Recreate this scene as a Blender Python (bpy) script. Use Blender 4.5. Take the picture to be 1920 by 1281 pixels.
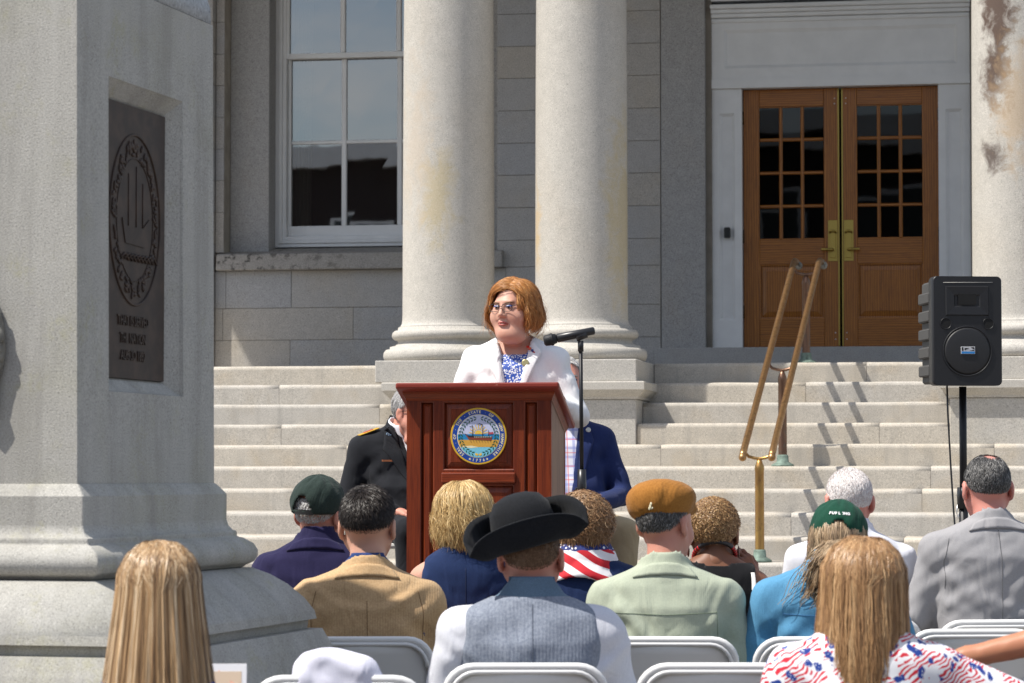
import bpy, bmesh, math, random
import numpy as np
from mathutils import Vector, Matrix, noise
from mathutils.bvhtree import BVHTree

for o in list(bpy.data.objects): bpy.data.objects.remove(o)
R = math.radians
scene = bpy.context.scene
COL = scene.collection

# ------------------------------------------------------------------ camera
cam_d = bpy.data.cameras.new('camera'); cam = bpy.data.objects.new('camera', cam_d); COL.objects.link(cam)
cam.location = (0, 0, 1.30)
cam.rotation_euler = (R(90) + math.atan(252.5/5500), 0, 0)
cam_d.sensor_width = 36; cam_d.lens = 5500/1920*36
cam_d.clip_start = 0.1; cam_d.clip_end = 2000
cam_d.dof.use_dof = True; cam_d.dof.focus_distance = 13.0; cam_d.dof.aperture_fstop = 9.5
scene.camera = cam

# ------------------------------------------------------------------ sky and sun
SUN = Vector((-0.3696, -0.138, 0.64)).normalized()          # towards the sun
w = bpy.data.worlds.new('World'); scene.world = w; w.use_nodes = True
nt = w.node_tree; nt.nodes.clear()
wo = nt.nodes.new('ShaderNodeOutputWorld'); bg = nt.nodes.new('ShaderNodeBackground')
sky = nt.nodes.new('ShaderNodeTexSky'); sky.sky_type = 'NISHITA'; sky.sun_disc = False
sky.sun_elevation = math.asin(SUN.z); sky.sun_rotation = math.atan2(SUN.x, SUN.y)
sky.air_density = 1.0; sky.dust_density = 1.2; sky.ozone_density = 1.0
tcw = nt.nodes.new('ShaderNodeTexCoord'); mpw = nt.nodes.new('ShaderNodeMapping'); mpw.inputs['Scale'].default_value = (1, 1, 2.6)
nzw = nt.nodes.new('ShaderNodeTexNoise'); nzw.inputs['Scale'].default_value = 8; nzw.inputs['Detail'].default_value = 6; nzw.inputs['Roughness'].default_value = .6
rpw = nt.nodes.new('ShaderNodeValToRGB'); rpw.color_ramp.elements[0].position = .42; rpw.color_ramp.elements[1].position = .70
rpw.color_ramp.elements[1].color = (.75, .75, .75, 1)
mxw = nt.nodes.new('ShaderNodeMix'); mxw.data_type = 'RGBA'; mxw.inputs[7].default_value = (7.6, 7.5, 7.4, 1)   # thin sunlit cloud
nt.links.new(tcw.outputs['Generated'], mpw.inputs[0]); nt.links.new(mpw.outputs[0], nzw.inputs[0])
nt.links.new(nzw.outputs[0], rpw.inputs[0]); nt.links.new(rpw.outputs[0], mxw.inputs[0]); nt.links.new(sky.outputs[0], mxw.inputs[6])
nt.links.new(mxw.outputs[2], bg.inputs[0]); nt.links.new(bg.outputs[0], wo.inputs[0])
bg.inputs[1].default_value = 0.122
sd = bpy.data.lights.new('sun', 'SUN'); sd.energy = 4.9; sd.angle = R(0.53); sd.color = (1, .95, .87)
sun = bpy.data.objects.new('sun', sd); COL.objects.link(sun); sun.location = (-8, -3, 14)
sun.rotation_euler = SUN.to_track_quat('Z', 'Y').to_euler()
vs = scene.view_settings; vs.view_transform = 'Standard'; vs.look = 'None'; vs.exposure = 0.33; vs.gamma = 1; vs.use_curve_mapping = False
scene.render.engine = 'CYCLES'
cy = scene.cycles; cy.max_bounces = 5; cy.diffuse_bounces = 3; cy.glossy_bounces = 2; cy.transmission_bounces = 2; cy.transparent_max_bounces = 6
cy.caustics_reflective = False; cy.caustics_refractive = False

# ------------------------------------------------------------------ object helpers
rng = np.random.default_rng(7); random.seed(7)
def link(o, parent=None):
    COL.objects.link(o)
    if parent: o.parent = parent
    return o
def tag(o, label=None, cat=None, group=None, kind=None):
    if label: o['label'] = label
    if cat: o['category'] = cat
    if group: o['group'] = group
    if kind: o['kind'] = kind
    return o
def empty(name, loc=(0, 0, 0), rz=0, label=None, cat=None, group=None, kind=None, parent=None):
    o = bpy.data.objects.new(name, None); link(o, parent); o.location = loc; o.rotation_euler = (0, 0, rz)
    o.empty_display_size = .1
    return tag(o, label, cat, group, kind)
def copy_tree(o, parent=None):
    c = o.copy(); COL.objects.link(c); c.parent = parent
    for ch in list(o.children): copy_tree(ch, c)
    return c
def np_mesh(name, V, Q, smooth=True):
    V = np.asarray(V, np.float32); Q = np.asarray(Q, np.int32); k = Q.shape[1]
    me = bpy.data.meshes.new(name)
    me.vertices.add(len(V)); me.vertices.foreach_set('co', V.ravel())
    me.loops.add(Q.size); me.loops.foreach_set('vertex_index', Q.ravel())
    me.polygons.add(len(Q)); me.polygons.foreach_set('loop_start', np.arange(0, Q.size, k, dtype=np.int32))
    me.polygons.foreach_set('use_smooth', np.full(len(Q), smooth, dtype=bool))
    me.update(calc_edges=True); me.validate()
    return me
def np_obj(name, V, Q, m, parent=None, smooth=True):
    me = np_mesh(name, V, Q, smooth); me.materials.append(m)
    return link(bpy.data.objects.new(name, me), parent)

class MB:
    """collects shapes, builds ONE mesh object"""
    def __init__(s): s.bm = bmesh.new(); s.smooth_faces = []
    def box(s, x0, x1, y0, y1, z0, z1, bev=0, seg=1, rot=None, at=None):
        g = bmesh.ops.create_cube(s.bm, size=1)['verts']
        for v in g: v.co = Vector((x0+(v.co.x+.5)*(x1-x0), y0+(v.co.y+.5)*(y1-y0), z0+(v.co.z+.5)*(z1-z0)))
        if bev:
            es = list({e for v in g for e in v.link_edges})
            r = bmesh.ops.bevel(s.bm, geom=es, offset=bev, segments=seg, affect='EDGES', profile=.5)
            g = list({v for f in r['faces'] for v in f.verts} | {v for v in g if v.is_valid})
        if rot: bmesh.ops.rotate(s.bm, verts=g, cent=at or (0, 0, 0), matrix=rot)
        return g
    def lathe(s, prof, cx=0, cy=0, n=32, smooth=True, cap=True):
        rings = []
        for r, z in prof:
            rings.append([s.bm.verts.new((cx+r*math.cos(2*math.pi*k/n), cy+r*math.sin(2*math.pi*k/n), z)) for k in range(n)])
        vs_ = [v for r_ in rings for v in r_]
        for a, b in zip(rings, rings[1:]):
            for k in range(n):
                f = s.bm.faces.new((a[k], a[(k+1) % n], b[(k+1) % n], b[k])); f.smooth = smooth
        if cap:
            s.bm.faces.new(list(reversed(rings[0]))); s.bm.faces.new(rings[-1])
        return vs_
    def tube(s, pts, r, n=10, cap=True, smooth=True):
        pts = [Vector(p) for p in pts]; rr = r if isinstance(r, (list, tuple)) else [r]*len(pts)
        rings = []; up = Vector((0, 0, 1))
        for i, p in enumerate(pts):
            t = (pts[min(i+1, len(pts)-1)]-pts[max(i-1, 0)]).normalized()
            a = t.cross(up) if abs(t.dot(up)) < .97 else t.cross(Vector((1, 0, 0)))
            if rings: a = last - t*last.dot(t)
            a.normalize(); last = a; b = t.cross(a)
            rings.append([s.bm.verts.new(p+rr[i]*(math.cos(2*math.pi*k/n)*a+math.sin(2*math.pi*k/n)*b)) for k in range(n)])
        for a, b in zip(rings, rings[1:]):
            for k in range(n):
                f = s.bm.faces.new((a[k], a[(k+1) % n], b[(k+1) % n], b[k])); f.smooth = smooth
        if cap: s.bm.faces.new(list(reversed(rings[0]))); s.bm.faces.new(rings[-1])
        return [v for q in rings for v in q]
    def prism(s, poly, y0, y1):
        """poly of (x, z) extruded along y"""
        a = [s.bm.verts.new((x, y0, z)) for x, z in poly]; b = [s.bm.verts.new((x, y1, z)) for x, z in poly]
        n = len(poly); s.bm.faces.new(a); s.bm.faces.new(list(reversed(b)))
        for k in range(n): s.bm.faces.new((a[k], b[k], b[(k+1) % n], a[(k+1) % n]))
        return a+b
    def ngon(s, pts, smooth=False):
        f = s.bm.faces.new([s.bm.verts.new(p) for p in pts]); f.smooth = smooth; return f
    def sphere(s, c, r, u=16, v=10):
        g = bmesh.ops.create_uvsphere(s.bm, u_segments=u, v_segments=v, radius=1)['verts']
        rr = r if isinstance(r, (list, tuple)) else (r, r, r)
        for q in g:
            q.co = Vector((c[0]+q.co.x*rr[0], c[1]+q.co.y*rr[1], c[2]+q.co.z*rr[2]))
            for f in q.link_faces: f.smooth = True
        return g
    def move(s, vs_, M4):
        for v in vs_: v.co = M4 @ v.co
    def build(s, name, m, parent=None, loc=None, rz=None, bevel=0):
        if name == 'pane':                                  # single sheets: outer side to the front
            s.bm.normal_update()
            for f in s.bm.faces:
                if f.normal.y > .5: f.normal_flip()
        else: bmesh.ops.recalc_face_normals(s.bm, faces=s.bm.faces[:])
        me = bpy.data.meshes.new(name); s.bm.to_mesh(me); s.bm.free(); me.materials.append(m)
        o = link(bpy.data.objects.new(name, me), parent)
        if loc: o.location = loc
        if rz is not None: o.rotation_euler = (0, 0, rz)
        if bevel:
            b = o.modifiers.new('bevel', 'BEVEL'); b.width = bevel; b.segments = 2; b.limit_method = 'ANGLE'; b.angle_limit = R(40)
        return o
def text_mesh(s, size, m, name, parent=None, extrude=.001, align='CENTER', bold=0.0):
    c = bpy.data.curves.new(name, 'FONT'); c.body = s; c.size = size; c.extrude = extrude; c.align_x = align; c.align_y = 'CENTER'; c.offset = bold
    c.resolution_u = 2
    t = bpy.data.objects.new(name, c); COL.objects.link(t)
    dg = bpy.context.evaluated_depsgraph_get(); me = bpy.data.meshes.new_from_object(t.evaluated_get(dg))
    bpy.data.objects.remove(t); me.materials.clear(); me.materials.append(m); me.name = name
    return me

# ------------------------------------------------------------------ materials
class NB:
    def __init__(s, name):
        s.m = bpy.data.materials.new(name); s.m.use_nodes = True; s.t = s.m.node_tree; s.n = s.t.nodes; s.n.clear()
        s.out = s.n.new('ShaderNodeOutputMaterial'); s.p = s.n.new('ShaderNodeBsdfPrincipled'); s.t.links.new(s.p.outputs[0], s.out.inputs[0])
        s.tc = s.n.new('ShaderNodeTexCoord'); s.co = s.tc.outputs['Object']
    def L(s, a, b): s.t.links.new(a, b)
    def val(s, sock, v):
        if hasattr(v, 'is_output') or isinstance(v, bpy.types.NodeSocket): s.L(v, sock)
        else: sock.default_value = v
    def mapping(s, scale=(1, 1, 1), loc=(0, 0, 0), rot=(0, 0, 0), co=None):
        m = s.n.new('ShaderNodeMapping'); s.L(co or s.co, m.inputs[0]); m.inputs['Scale'].default_value = scale; m.inputs['Location'].default_value = loc; m.inputs['Rotation'].default_value = rot
        return m.outputs[0]
    def noise(s, scale, detail=3, rough=.55, dist=0, co=None, col=False):
        n = s.n.new('ShaderNodeTexNoise'); s.L(co or s.co, n.inputs['Vector']); n.inputs['Scale'].default_value = scale; n.inputs['Detail'].default_value = detail
        n.inputs['Roughness'].default_value = rough; n.inputs['Distortion'].default_value = dist
        return n.outputs[1 if col else 0]
    def voro(s, scale, co=None, feature='F1', out=0, rand=1):
        n = s.n.new('ShaderNodeTexVoronoi'); n.feature = feature; s.L(co or s.co, n.inputs['Vector']); n.inputs['Scale'].default_value = scale; n.inputs['Randomness'].default_value = rand
        return n.outputs[out]
    def wave(s, scale, dist=0, detail=2, dscale=1, co=None, dirn='X', typ='BANDS', prof='SIN'):
        n = s.n.new('ShaderNodeTexWave'); n.wave_type = typ; n.bands_direction = dirn; n.wave_profile = prof; s.L(co or s.co, n.inputs['Vector'])
        n.inputs['Scale'].default_value = scale; n.inputs['Distortion'].default_value = dist; n.inputs['Detail'].default_value = detail; n.inputs['Detail Scale'].default_value = dscale
        return n.outputs[1]
    def ramp(s, f, stops, interp='LINEAR'):
        r = s.n.new('ShaderNodeValToRGB'); s.L(f, r.inputs[0]); e = r.color_ramp.elements; r.color_ramp.interpolation = interp
        while len(e) < len(stops): e.new(.5)
        for k, (p, c) in enumerate(stops):
            e[k].position = p; e[k].color = (c, c, c, 1) if not isinstance(c, (tuple, list)) else (*c[:3], 1)
        return r.outputs[0]
    def mix(s, f, a, b, mode='MIX'):
        m = s.n.new('ShaderNodeMix'); m.data_type = 'RGBA'; m.blend_type = mode; m.clamp_factor = True
        for sock, v in ((m.inputs[0], f), (m.inputs[6], a), (m.inputs[7], b)):
            if isinstance(v, bpy.types.NodeSocket): s.L(v, sock)
            elif isinstance(v, (tuple, list)): sock.default_value = (*v[:3], 1)
            elif sock == m.inputs[0]: sock.default_value = v
            else: sock.default_value = (v, v, v, 1)
        return m.outputs[2]
    def math(s, op, a, b=0.0, c=None):
        m = s.n.new('ShaderNodeMath'); m.operation = op
        s.val(m.inputs[0], a); s.val(m.inputs[1], b)
        if c is not None: s.val(m.inputs[2], c)
        return m.outputs[0]
    def sep(s, v=None):
        m = s.n.new('ShaderNodeSeparateXYZ'); s.L(v or s.co, m.inputs[0]); return m.outputs
    def dist(s, p, sc=(1, 1, 1)):
        """distance to a point in object space, scaled per axis"""
        v = s.mapping(scale=sc, loc=tuple(-a*b for a, b in zip(p, sc)))
        m = s.n.new('ShaderNodeVectorMath'); m.operation = 'LENGTH'; s.L(v, m.inputs[0]); return m.outputs['Value']
    def attr(s, name, out='Fac'):
        a = s.n.new('ShaderNodeAttribute'); a.attribute_name = name; return a.outputs[out]
    def rand(s):
        o = s.n.new('ShaderNodeObjectInfo'); return o.outputs['Random']
    def bump(s, h, strength=.3, distance=.01):
        b = s.n.new('ShaderNodeBump'); s.L(h, b.inputs['Height']); b.inputs['Strength'].default_value = strength; b.inputs['Distance'].default_value = distance
        s.L(b.outputs[0], s.p.inputs['Normal']); return b
    def set(s, col=None, rough=None, metal=None, spec=None, **k):
        for nme, v in (('Base Color', col), ('Roughness', rough), ('Metallic', metal), ('Specular IOR Level', spec)):
            if v is None: continue
            if isinstance(v, (tuple, list)): v = (*v[:3], 1)
            s.val(s.p.inputs[nme], v)
        for nme, v in k.items():
            nme = nme.replace('_', ' ')
            s.val(s.p.inputs[nme], (*v[:3], 1) if isinstance(v, tuple) and len(v) == 3 and 'Radius' not in nme else v)
        return s.m

def granite(name, a=(.40, .385, .36), b=(.33, .335, .345), fine=170, stain=(.36, .30, .19), stain_amt=.35, rough=.85, bump=.35, extra=None, stain_scale=1.7, contrast=.7):
    s = NB(name)
    base = s.mix(s.rand(), a, b)
    big = s.noise(stain_scale, 5, .62, .4)
    base = s.mix(s.math('MULTIPLY', s.ramp(big, [(.5, 0), (.75, 1)]), stain_amt), base, stain)
    base = s.mix(.5, base, s.mix(s.noise(11, 3, .6), (.38, .38, .38), (.64, .64, .64)), 'OVERLAY')
    grain = s.noise(fine, 2, .7)
    base = s.mix(contrast, base, s.ramp(grain, [(.28, .12), (.45, .48), (.58, .53), (.74, .85)]), 'OVERLAY')
    if extra: base = extra(s, base)
    s.bump(grain, bump, .004)
    return s.set(base, rough, spec=.3)
def plain(name, col, rough=.5, metal=0, spec=.5, bump=None, var=.0, vscale=6, **k):
    s = NB(name); c = col
    if var: c = s.mix(s.math('MULTIPLY', s.ramp(s.noise(vscale, 4), [(.35, 0), (.7, 1)]), 1.0), col, tuple(max(0, q*(1-var)) for q in col))
    if bump: s.bump(s.noise(bump[0], 3), bump[1], bump[2])
    return s.set(c, rough, metal, spec, **k)
def fabric(name, col, col2=None, scale=700, weave=.35, rough=.9, sheen=.06, crumple=.22, mottled=.12):
    s = NB(name); c2 = col2 or tuple(q*.72 for q in col)
    c = s.mix(s.ramp(s.noise(scale*.5, 2, .7), [(.35, 0), (.65, 1)]), col, c2)
    c = s.mix(mottled, c, s.mix(s.noise(11, 4, .6), (.3, .3, .3), (.75, .75, .75)), 'OVERLAY')
    h = s.mix(.5, s.wave(scale*.12, 1.5, 1, 1, dirn='X'), s.noise(scale*.3, 2))
    b1 = s.bump(h, weave, .0015)
    b2 = s.n.new('ShaderNodeBump'); b2.inputs['Strength'].default_value = crumple; b2.inputs['Distance'].default_value = .02
    s.L(s.ramp(s.noise(9, 2, .5, 1.0, co=s.mapping((1, 1, .5), rot=(.3, .5, .2))), [(.32, 0), (.5, .75), (.68, 1)], 'EASE'), b2.inputs['Height']); s.L(b2.outputs[0], b1.inputs['Normal'])
    return s.set(c, rough, spec=.2, Sheen_Weight=sheen, Sheen_Roughness=.5)

# ================================================================== SETTING
O_B = (-1.9, 23.8, 0); YAW = -R(10)                    # building frame: u right along the facade, v into it
def B(u, v, z):
    c, s_ = math.cos(YAW), math.sin(YAW); return Vector((O_B[0]+u*c-v*s_, O_B[1]+u*s_+v*c, z))
G_WALL = granite('granite_wall', (.44, .41, .37), (.385, .385, .39), 110, (.44, .375, .28), .4)
G_SLAB = granite('granite_smooth_slab', (.40, .385, .365), (.37, .365, .36), 120, (.40, .35, .29), .3)
G_PED = granite('granite_pedestal', (.47, .445, .40), (.45, .43, .395), 150, (.46, .40, .27), .3)
MORTAR = plain('mortar', (.40, .36, .30), .95, bump=(60, .4, .004), var=.3)
def step_extra(s, base):
    k = s.math('MULTIPLY', s.ramp(s.noise(26, 4, .75), [(.62, 0), (.72, 1)]), s.ramp(s.noise(2.3, 2), [(.45, 0), (.62, 1)]))
    base = s.mix(s.math('MULTIPLY', k, .55), base, (.16, .145, .125))
    v = s.noise(1.0, 3, .6, co=s.mapping((9, 2, .8)))
    return s.mix(s.math('MULTIPLY', s.ramp(v, [(.52, 0), (.70, 1)]), .38), base, (.30, .285, .26))
G_STEP = granite('granite_steps', (.50, .455, .385), (.46, .435, .395), 150, (.44, .345, .22), .42, stain_scale=3.1, extra=step_extra)
def col_extra(s, base):
    shared = s.math('MULTIPLY', s.math('SUBTRACT', s.noise(7, 5, .7, .6), .5), 2.2)
    def blot(p, rad, col, amt, sc=(1, 1, 1), ns=7, thr=.5):
        d = s.math('SUBTRACT', 1.0, s.math('DIVIDE', s.dist(p, sc), rad))
        k = s.math('ADD', d, shared)
        return s.mix(s.math('MULTIPLY', s.ramp(k, [(.2, 0), (.75, 1)]), amt), nonlocal_base[0], col)
    nonlocal_base = [base]
    nonlocal_base[0] = blot((1.50, -.86, 3.45), .42, (.47, .37, .17), .5, (1.9, 1, .75), 5)
    nonlocal_base[0] = blot((1.30, -.86, 3.9), .55, (.52, .43, .33), .45, (2.2, 1, .6), 4)
    nonlocal_base[0] = blot((2.22, -.7, 3.2), .25, (.56, .38, .16), .6, (2.4, 1, .5), 6)
    nonlocal_base[0] = blot((2.9, -.6, 3.3), .5, (.50, .40, .2), .55, (2.4, 1, .45), 5)
    nonlocal_base[0] = blot((5.80, -.85, 4.80), .36, (.10, .065, .05), .95, (1.9, 1, .55), 9)
    nonlocal_base[0] = blot((5.76, -.85, 4.35), .34, (.10, .065, .05), .95, (1.7, 1, .8), 9)
    nonlocal_base[0] = blot((5.74, -.85, 3.72), .27, (.09, .065, .055), .9, (1.5, 1, 1.2), 14)
    nonlocal_base[0] = blot((5.95, -.87, 4.1), .5, (.52, .37, .22), .55, (1.7, 1, .7), 6)
    return nonlocal_base[0]
G_COL = granite('granite_column', (.49, .465, .42), (.49, .465, .42), 160, (.43, .36, .27), .3, extra=col_extra, stain_scale=1.1)
PAVE = granite('plaza_paving', (.19, .165, .145), (.17, .16, .15), 90, (.14, .12, .10), .3)

mb = MB(); mb.ngon([(-400, -400, 0), (400, -400, 0), (400, 400, 0), (-400, 400, 0)])
tag(mb.build('ground', PAVE), kind='structure')

STEP_R, STEP_T, Z0 = .1645, .35, 2.193
def stone_sweep(u0, u1, v, ztop, zbot, depth, seed):
    """a worn step stone: rounded nose, slightly uneven, tread falling a little to the front"""
    n = max(3, int((u1-u0)/.14)); us = np.linspace(u0, u1, n+1)
    bm = bmesh.new(); rings = []
    for k, u in enumerate(us):
        e = noise.noise(Vector((u*2.3, 0.0, ztop*3)))*.004 + noise.noise(Vector((u*9, seed*3.7, 1)))*.0022
        f = noise.noise(Vector((u*3.1, ztop*9, 5)))*.003
        pr = [(v+depth, ztop+.007), (v+.03, ztop-.001+e), (v+.012+f, ztop-.005+e), (v+.003+f, ztop-.014+e), (v+f, ztop-.030), (v+f, zbot), (v+depth, zbot)]
        rings.append([bm.verts.new((u, a, b)) for a, b in pr])
    for a, b in zip(rings, rings[1:]):
        for j in range(len(a)):
            fc = bm.faces.new((a[j], a[(j+1) % len(a)], b[(j+1) % len(a)], b[j])); fc.smooth = j in (0, 1, 2, 3)
    bm.faces.new(list(reversed(rings[0]))); bm.faces.new(rings[-1])
    bmesh.ops.recalc_face_normals(bm, faces=bm.faces[:])
    return bm
steps = empty('stone_steps', O_B, YAW, kind='structure')
rs = random.Random(3)
def step_row(i, u0, u1, joints):
    us = [u0]+[j for j in joints if u0+.1 < j < u1-.1]+[u1]
    for a, b in zip(us, us[1:]):
        z = Z0-STEP_R*i
        bm = stone_sweep(a+.0013, b-.0013, -STEP_T*i+rs.uniform(-.0015, .0015), z+rs.uniform(-.0006, .0006), z-STEP_R-.03, STEP_T+.05 if i else .6, rs.random()*50)
        me = bpy.data.meshes.new('step_stone'); bm.to_mesh(me); bm.free(); me.materials.append(G_STEP)
        link(bpy.data.objects.new('step_stone', me), steps)
jl = {0: [-1.44, -.55, 4.75], 1: [-2.6, .1, 4.3], 2: [-1.0, 1.0], 3: [-2.2, .3, 4.9], 4: [-1.9, .9, 3.3, 5.75], 5: [-.7, 2.4, 5.3, 7.0], 6: [-2.4, .7, 3.1, 5.25], 7: [-1.2, 1.9, 4.35, 6.4], 8: [-.3, 2.6, 5.15], 9: [-1.7, 1.1, 3.6, 6.0]}
for i in range(10):
    if i < 4:
        step_row(i, -4.6, 1.178, jl[i]); step_row(i, 3.076, 5.418, jl[i])
    else: step_row(i, -4.6, 8.2, jl[i])
mb = MB(); mb.box(-4.6, 8.2, .55, 4.3, 1.9, Z0-.004)
mb.build('porch_floor', G_STEP, steps)
mb = MB(); mb.box(-4.6, 8.2, -3.1, .5, .3, .545); mb.box(-4.6, 8.2, -1.0, 4.3, .5, 1.5)
mb.build('step_core', MORTAR, steps)
land = empty('landing', O_B, YAW, kind='structure')
k = 0
for a in np.arange(-6, 10, 1.6):
    for b in np.arange(-11.4, -3.2, 1.2):
        mb = MB(); mb.box(a+.003, a+1.597, b+.003, min(b+1.197, -3.12), .40, .548-.001*(k % 2), bev=.004); mb.build('paving_slab', PAVE, land); k += 1
mb = MB(); mb.box(-6, 10, -11.38, -3.2, .1, .395); mb.build('landing_core', MORTAR, land)
for j, (vv, zz) in enumerate(((-11.68, .365), (-11.96, .183))):
    for a in np.arange(-6, 10, 2.0):
        bm = stone_sweep(a+.003, a+1.997, vv, zz, zz-.19 if j else zz-.2, .33, a+j)
        me = bpy.data.meshes.new('step_stone'); bm.to_mesh(me); bm.free(); me.materials.append(G_STEP); link(bpy.data.objects.new('step_stone', me), land)

# ------------------------------------------------------------------ the building
bld = empty('stone_building', O_B, YAW, 'grey granite public building with columned porch, tall sash window and oak double doors', 'building')
WHITE = plain('white_painted_wood', (.80, .80, .79), .5, bump=(35, .06, .002), var=.08, vscale=5)
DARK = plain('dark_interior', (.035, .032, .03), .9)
def ashlar(u0, u1, z0, z1, joints, v=3.8, proud=0):
    m = MB(); m.box(u0, u1, v+.012, v+.35, z0, z1)
    m.build('wall_core', MORTAR, bld)
    zs = [z for z in (1.98, 2.28, 2.585, 2.889, 3.20, 3.50, 3.805, 4.11, 4.41, 4.715, 5.02, 5.32, 5.625, 5.93, 6.23, 6.54, 6.84, 7.15, 7.6)]
    zs = [z0]+[z for z in zs if z0+.08 < z < z1-.08]+[z1]
    for r, (a, b) in enumerate(zip(zs, zs[1:])):
        js = joints[r % len(joints)]
        us = [u0]+[j for j in js if u0+.05 < j < u1-.05]+[u1]
        for c, d in zip(us, us[1:]):
            m = MB(); p = rs.uniform(-.002, .002)
            m.box(c+.0015, d-.0015, v+p-proud, v+.2, a+.002, b-.002, bev=.003)
            m.build('granite_block', G_WALL, bld)
ashlar(-4.6, -1.61, 1.98, 7.6, [[-3.3], [-2.6], [-3.9, -2.2]], proud=.10)
ashlar(-1.606, -1.524, 3.42, 7.6, [[]])
ashlar(-1.606, 1.2, 1.98, 3.245, [[-.9, .8], [-.87, .9], [-1.53, -.26, 1.0], [-1.50, -.86]])
ashlar(1.117, 2.655, 3.25, 7.6, [[1.75], [2.15], [1.95]])
ashlar(1.2, 2.655, 1.98, 3.25, [[1.9], [2.2]])
ashlar(6.0, 8.2, 1.98, 7.6, [[6.9], [7.4]])
m = MB(); m.box(-1.55, 1.15, 3.98, 4.4, 7.05, 7.6); m.box(2.655, 6.0, 3.82, 4.3, 5.86, 7.6); m.build('lintel_slab', G_SLAB, bld)
m = MB(); m.box(-1.523, -1.14, 4.02, 4.42, 3.40, 7.05, bev=.006); m.build('jamb_slab', G_SLAB, bld)
m = MB(); m.box(.73, 1.116, 4.02, 4.42, 3.40, 7.05, bev=.006); m.build('jamb_slab', G_SLAB, bld)
m = MB(); m.box(2.66, 3.071, 3.805, 4.2, 2.40, 5.86, bev=.006); m.build('jamb_slab', G_SLAB, bld)
m = MB(); m.box(5.55, 5.995, 3.805, 4.2, 2.40, 5.86, bev=.006); m.build('jamb_slab', G_SLAB, bld)
BROWNST = plain('brown_stone_reveal', (.30, .265, .22), .9, bump=(50, .3, .004), var=.3)
for a, b in ((3.073, 3.124), (5.497, 5.548)):
    m = MB(); m.box(a, b, 3.87, 4.2, 2.47, 5.86); m.build('reveal_strip', BROWNST, bld)
def sill_extra(s, base):
    n = s.noise(16, 5, .7); x = s.sep()
    k = s.math('MULTIPLY', s.ramp(n, [(.52, 0), (.62, 1)]), s.ramp(s.math('ADD', s.math('MULTIPLY', x[0], -.35), .5), [(.45, .0), (.95, 1)]))
    return s.mix(s.math('MULTIPLY', k, .9), base, (.03, .027, .025))
G_SILL = granite('granite_sill', (.33, .31, .285), (.33, .31, .285), 120, (.30, .27, .2), .3, extra=sill_extra)
m = MB(); m.prism([(3.70, 3.245), (3.72, 3.40), (4.0, 3.44), (4.2, 3.485), (4.45, 3.495), (4.45, 3.245)], 0, 1)
g = m.bm.verts[:]
for v in g: v.co = Vector((-1.575+v.co.y*2.755, v.co.x, v.co.z))
m.build('window_sill', G_SILL, bld, bevel=.012)
# threshold, porch roof
m = MB(); m.box(2.66, 6.0, 3.30, 4.2, 2.19, 2.462, bev=.008); m.build('threshold', G_SLAB, bld)
m = MB(); m.box(-4.045, 8.6, -1.05, 4.6, 7.6, 9.0); m.build('porch_roof', G_SLAB, bld)
m = MB()
for (a, b, c, d, e, f) in ((-4.0, 8.2, 8.2, 8.4, .2, 9),(-4.0, -3.9, 4.2, 8.4, .2, 9),(8.1, 8.2, 4.2, 8.4, .2, 9), (-4, 8.2, 4.6, 8.4, 8.8, 9)): m.box(a, b, c, d, e, f)
m.build('rear_wall', G_WALL, bld)
# pedestals and columns
def pedestal(u0, u1, cols):
    m = MB(); m.box(u0, u1, -1.07, .25, 1.2, 1.884, bev=.006); ped = m.build('pedestal', G_PED, bld)
    m = MB()
    prof = [(.012, 1.884), (.018, 1.900), (.042, 1.925), (.058, 1.945), (.062, 1.952), (.070, 1.955), (.070, 2.010), (.062, 2.018)]
    rings = []
    for o, z in prof: rings.append([m.bm.verts.new(p) for p in ((u0-o, -1.07-o, z), (u1+o, -1.07-o, z), (u1+o, .3, z), (u0-o, .3, z))])
    for a, b in zip(rings, rings[1:]):
        for q in range(4): m.bm.faces.new((a[q], a[(q+1) % 4], b[(q+1) % 4], b[q]))
    m.bm.faces.new(rings[-1]); m.bm.faces.new(list(reversed(rings[0])))
    m.build('pedestal_cap', G_PED, ped)
    m = MB(); m.box(u0-.14, u1+.0, -1.045, .12, 2.0195, 2.189, bev=.006) if u0 < 3 else m.box(u0-.0, u1+.14, -1.045, .12, 2.0195, 2.189, bev=.006)
    m.build('plinth', G_PED, ped)
    for cu in cols:
        m = MB()
        pr = [(.47, 2.190), (.497, 2.198), (.510, 2.222), (.513, 2.243), (.508, 2.268), (.492, 2.288), (.462, 2.293), (.460, 2.312), (.425, 2.318), (.400, 2.335), (.396, 2.352), (.404, 2.363), (.42, 2.366),
              (.438, 2.378), (.446, 2.400), (.440, 2.422), (.424, 2.437), (.398, 2.439), (.396, 2.464)]
        m.lathe(pr, cu, -.5, 72); base = m
        pr2 = [(.392, 2.464), (.378, 2.474), (.368, 2.492), (.363, 2.52), (.3615, 2.6), (.360, 3.5), (.357, 4.4), (.352, 5.3), (.340, 6.4), (.325, 7.2), (.36, 7.25), (.42, 7.35), (.42, 7.6)]
        m2 = MB(); m2.lathe(pr2, cu, -.5, 72); c = m2.build('column', G_COL, bld)
        base.build('column_base', G_PED, c)
pedestal(1.182, 3.072, (1.510, 2.569)); pedestal(5.422, 7.312, (5.946, 6.99))

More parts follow.
